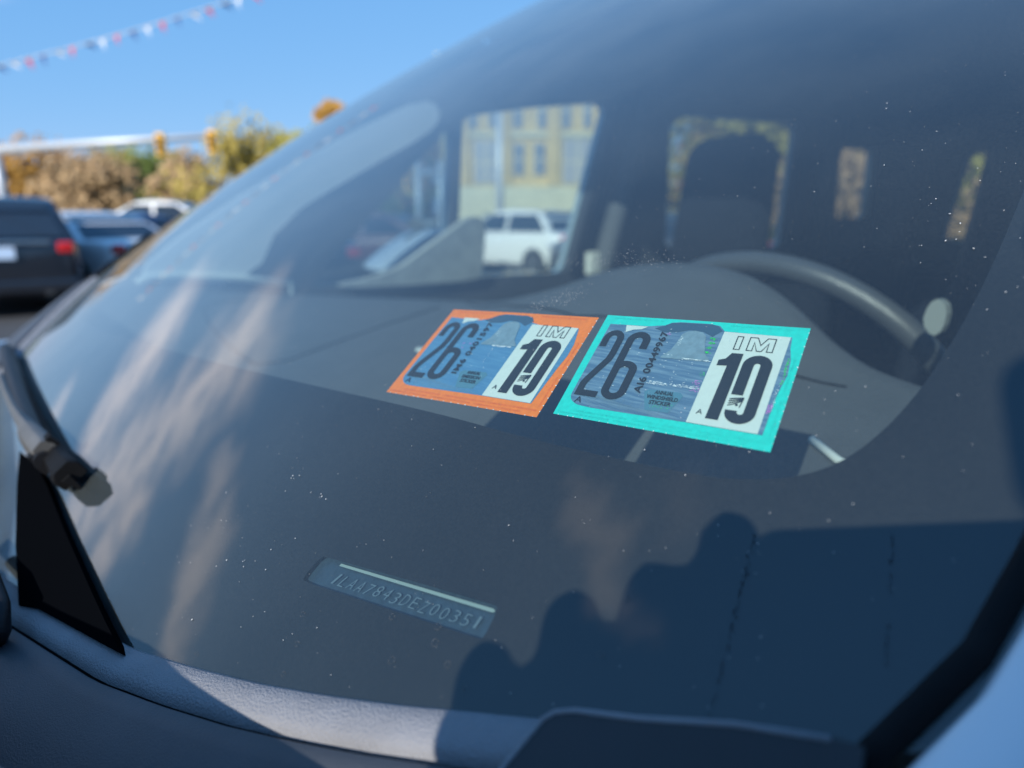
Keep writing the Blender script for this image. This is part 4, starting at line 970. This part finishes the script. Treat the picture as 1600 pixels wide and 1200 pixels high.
TREES = [
 ('orange brown tree at the far left behind the signal pole', 40, 62, 6.8, 7.5, 'leaf_orange'), ('rusty brown tree above the silver sedan', 105, 66, 7.0, 7, 'leaf_brown'),
 ('bare looking tan tree left of the wooden pole', 155, 60, 6.4, 6.5, 'leaf_tan'), ('olive tree directly behind the wooden pole', 205, 70, 7.2, 7.5, 'leaf_olive'),
 ('green tree right of the wooden pole under the first signal head', 250, 64, 6.6, 6.5, 'leaf_green'), ('tan brown tree below the second signal head', 300, 60, 6.4, 6.0, 'leaf_tan'),
 ('dark green pointed tree between the two signal heads', 284, 80, 8.2, 3.5, 'leaf_green'),
 ('tall golden olive tree right of the signal heads at the windshield edge', 395, 52, 7.2, 8.5, 'leaf_gold'), ('olive gold tree low beside the tall golden tree', 455, 60, 7.4, 6.5, 'leaf_olive'),
 ('distant orange treetop showing just over the windshield edge', 528, 75, 13.6, 3.4, 'leaf_orange'),
 ('dark green tree behind the dark red sedan', 560, 40, 6.2, 6, 'leaf_green'), ('brown tree beside the second signal mast', 635, 44, 7.4, 7, 'leaf_brown'), ('low olive tree left of the building', 490, 46, 5.5, 6, 'leaf_olive'),
 ('olive tree behind the front passenger headrest', 1175, 31, 7.5, 7, 'leaf_olive'), ('brown tree right of the front passenger headrest', 1230, 34, 8, 9, 'leaf_brown'),
 ('low tan tree seen through the rearmost side window', 1330, 26, 3.6, 7, 'leaf_tan'), ('olive tree seen through the tailgate window', 1560, 26, 4.2, 7, 'leaf_olive'), ('tan tree at the right end of the tailgate window', 1680, 28, 7, 8, 'leaf_tan'),
 ('gold tree beyond the sliding door window', 1135, 46, 9, 7, 'leaf_gold')]
for i, (l, px, d, h, w, lf) in enumerate(TREES): tree(l, px, d, h, w * 1.3, lf, 3800, 20 + i, .08)

# ------------------------------------------------------------------ the person taking the picture, beside the front fender
mat('skin', (0.55, 0.33, 0.24), 0.5); mat('jacket', (0.022, 0.026, 0.038), 0.85, noise=0.2, nscale=60); mat('jeans', (0.03, 0.045, 0.09), 0.9); mat('hair', (0.03, 0.02, 0.014), 0.6); mat('shoe', (0.02, 0.02, 0.02), 0.5)
mat('phone_body', (0.03, 0.035, 0.045), 0.3, metal=0.4); mat('phone_screen', (0.01, 0.01, 0.012), 0.1); mat('phone_lens', (0.004, 0.004, 0.006), 0.05)
def CP(x, y, b): return EYE + RIGHT * (x / 100) + UPC * (y / 100) - FWD * (b / 100)   # cm right, up, behind the lens
def union(name, parts, vox, material, parent):
    bm = bmesh.new()
    for p, q, r0, r1 in parts:
        p = Vector(p); q = Vector(q); n = 6
        ps = [p.lerp(q, k / n) for k in range(n + 1)]; rs = [r0 + (r1 - r0) * k / n for k in range(n + 1)]
        d = (q - p).normalized() if (q - p).length > 1e-6 else Vector((0, 0, 1))
        pre = [p - d * r0 * math.cos(a) for a in (.15, .6, 1.1)]; prr = [r0 * math.sin(a) for a in (.15, .6, 1.1)]
        post = [q + d * r1 * math.cos(a) for a in (1.1, .6, .15)]; por = [r1 * math.sin(a) for a in (1.1, .6, .15)]
        tube(bm, pre + ps + post, prr + rs + por, 14)
    bmesh.ops.recalc_face_normals(bm, faces=bm.faces[:])
    me = bpy.data.meshes.new(name); bm.to_mesh(me); bm.free()
    tmp = bpy.data.objects.new('tmp', me); COL.objects.link(tmp)
    md = tmp.modifiers.new('r', 'REMESH'); md.mode = 'VOXEL'; md.voxel_size = vox
    s2 = tmp.modifiers.new('s', 'SMOOTH'); s2.iterations = 3; s2.factor = .5
    dg = bpy.context.evaluated_depsgraph_get(); out_ = bpy.data.meshes.new_from_object(tmp.evaluated_get(dg)); bpy.data.objects.remove(tmp)
    return link(name, out_, material, parent, True)
person = empty('person', (.40, .52, 0), 0, 'person in dark jacket beside the fender holding up a phone', 'person')
pinv = Matrix.Translation((-.40, -.52, 0))
head = Vector((.150, .214, 1.606)); neck = Vector((.19, .285, 1.47)); chest = Vector((.28, .38, 1.28)); hip = Vector((.37, .49, .95))
lsh = neck + Vector((0, 0, -.06)) - RIGHT * .18; rsh = neck + Vector((0, 0, -.06)) + RIGHT * .18
lel = CP(-17, -24, 20); rel = CP(26, -22, 22); lwr = CP(-8.2, -13.5, 6.5); rwr = CP(15.5, -11.5, 7)
lank = Vector((.30, .60, .09)); rank = Vector((.55, .46, .09)); lkn = Vector((.32, .54, .50)); rkn = Vector((.47, .42, .50))
LR = Vector((-RIGHT.x, -RIGHT.y, 0))
lank, rank = rank, lank; lkn, rkn = rkn, lkn
body = [(head + Vector((0, 0, .025)) - HEAD * .015, head + Vector((0, 0, .02)) + HEAD * .012, .078, .074), (head + HEAD * .02 + Vector((0, 0, -.05)), head + HEAD * .045 + Vector((0, 0, -.085)), .066, .042),
        (head + HEAD * .092 + Vector((0, 0, -.005)), head + HEAD * .108 + Vector((0, 0, -.03)), .010, .014),
        (head + RIGHT * .082 + Vector((0, 0, .005)), head + RIGHT * .084 + Vector((0, 0, -.035)), .016, .012), (head - RIGHT * .082 + Vector((0, 0, .005)), head - RIGHT * .084 + Vector((0, 0, -.035)), .016, .012),
        (head + Vector((0, 0, -.06)), neck, .058, .062), (neck, chest, .09, .13), (chest - RIGHT * .06, hip - RIGHT * .05, .12, .12), (chest + RIGHT * .06, hip + RIGHT * .05, .12, .12),
        (neck, lsh, .06, .06), (neck, rsh, .06, .06), (lsh, lel, .052, .042), (rsh, rel, .052, .042), (lel, lwr, .040, .027), (rel, rwr, .040, .027),
        (hip - RIGHT * .09, lkn, .085, .055), (hip + RIGHT * .09, rkn, .085, .055), (lkn, lank, .052, .036), (rkn, rank, .052, .036),
        (lank, lank + HEAD * .14 + Vector((0, 0, -.055)), .036, .028), (rank, rank + HEAD * .14 + Vector((0, 0, -.055)), .036, .028)]
# the hand at the left end of the phone: four fingers side by side, thumb behind the phone
for tip, kn, root_, r_ in (((-3.62, 2.35), (-3.9, -.6), (-4.6, -5.0), 1.02), ((-5.95, .72), (-6.0, -2.0), (-6.3, -5.8), 1.04), ((-8.7, -.22), (-8.45, -2.8), (-8.1, -6.6), 1.08), ((-11.45, -1.95), (-10.9, -4.2), (-9.9, -7.6), 1.15)):
    body += [(CP(*tip, 2.0), CP(*kn, 2.2), r_ / 100, r_ / 100 * 1.04), (CP(*kn, 2.2), CP(*root_, 3.2), r_ / 100 * 1.04, r_ / 100 * 1.12)]
body += [(CP(-5.2, -5.6, 3.2), CP(-7.0, -11.5, 5), .016, .02), (CP(-7.2, -6.6, 3.3), CP(-8.0, -12, 5.5), .017, .022), (CP(-9.4, -7.8, 3.4), CP(-9.0, -12, 5.8), .016, .02), (CP(-7.5, -11.5, 5.2), lwr, .026, .026),
         (CP(-6.0, -10, 5.2), CP(-2.5, -7.5, 4.6), .014, .012), (CP(-2.5, -7.5, 4.6), CP(.8, -5.2, 3.2), .011, .009)]
for fx, fy in ((13.6, -1.0), (13.9, -3.0), (13.9, -5.0), (13.5, -6.8)):
    body += [(CP(fx - 3.0, fy + .4, -.2 + .0), CP(fx, fy, .4), .008, .009), (CP(fx, fy, .4), CP(fx + 1.4, fy - 3.2, 3.4), .0095, .011)]
body += [(CP(15.2, -5, 3.6), CP(15.4, -10.5, 6), .022, .024), (CP(15.4, -10, 6), rwr, .026, .026), (CP(14.6, -7.5, 4.6), CP(11.0, -5.2, 2.7), .012, .009)]
def pc(o): o.matrix_parent_inverse = pinv; return o
pc(union('body', body, .0042, 'skin', person))
jk = [(neck + Vector((0, 0, -.03)), chest, .115, .155), (chest - RIGHT * .07, hip - RIGHT * .055, .145, .145), (chest + RIGHT * .07, hip + RIGHT * .055, .145, .145), (neck + Vector((0, 0, -.03)), lsh, .08, .08), (neck + Vector((0, 0, -.03)), rsh, .08, .08),
      (lsh, lel, .075, .06), (rsh, rel, .075, .06), (lel, lwr.lerp(lel, .12), .058, .040), (rel, rwr.lerp(rel, .12), .058, .040)]
pc(union('jacket', jk, .010, 'jacket', person))
pc(union('trousers', [(hip - RIGHT * .085, lkn, .105, .075), (hip + RIGHT * .085, rkn, .105, .075), (lkn, lank + Vector((0, 0, .03)), .072, .058), (rkn, rank + Vector((0, 0, .03)), .072, .058), (hip - RIGHT * .07, hip + RIGHT * .07, .125, .125)], .010, 'jeans', person))
pc(union('hair', [(head + Vector((0, 0, .045)) - HEAD * .03, head + Vector((0, 0, .05)) + HEAD * .01, .080, .075), (head - HEAD * .055, head - HEAD * .05 + Vector((0, 0, -.04)), .062, .05)], .006, 'hair', person))
for a in (lank, rank):
    pc(union('shoe', [(a + Vector((0, 0, -.035)) - HEAD * .03, a + Vector((0, 0, -.048)) + HEAD * .09, .045, .042), (a + Vector((0, 0, -.048)) + HEAD * .09, a + Vector((0, 0, -.052)) + HEAD * .16, .042, .034)], .008, 'shoe', person))
for sg in (-1, 1): pc(union('eye', [(head + HEAD * .070 + RIGHT * .030 * sg + Vector((0, 0, .004)), head + HEAD * .071 + RIGHT * .030 * sg + Vector((0, 0, .004)), .010, .010)], .004, 'phone_lens', person))
# phone: lens end at the viewer's left, long edge on top
phc = CP(5.2, -1.65, .8)
phone = empty('phone', phc, 0, 'dark phone held sideways in front of the person', 'phone'); ph_inv = Matrix.Translation(-phc)
def phch(o): o.parent = phone; o.matrix_parent_inverse = ph_inv; return o
phch(slab('phone_case', roundrect(-2.25, -5.5, 12.6, 2.15, .9), lambda x, y: CP(x, y, .45), lambda x, y: CP(x, y, 1.25), 'phone_body'))
phch(slab('camera_bump', roundrect(-1.9, -1.9, 1.9, 1.85, .7), lambda x, y: CP(x, y, .25), lambda x, y: CP(x, y, .448), 'phone_body'))
for lx, ly in ((0, 0), (-.9, -1.1), (.95, -.9)):
    phch(slab('camera_lens', [(lx + .42 * math.cos(k * .52), ly + .42 * math.sin(k * .52)) for k in range(12)], lambda x, y: CP(x, y, .12), lambda x, y: CP(x, y, .248), 'phone_lens'))
phch(slab('phone_screen', roundrect(-2.0, -5.25, 12.35, 1.9, .8), lambda x, y: CP(x, y, 1.255), lambda x, y: CP(x, y, 1.30), 'phone_screen'))
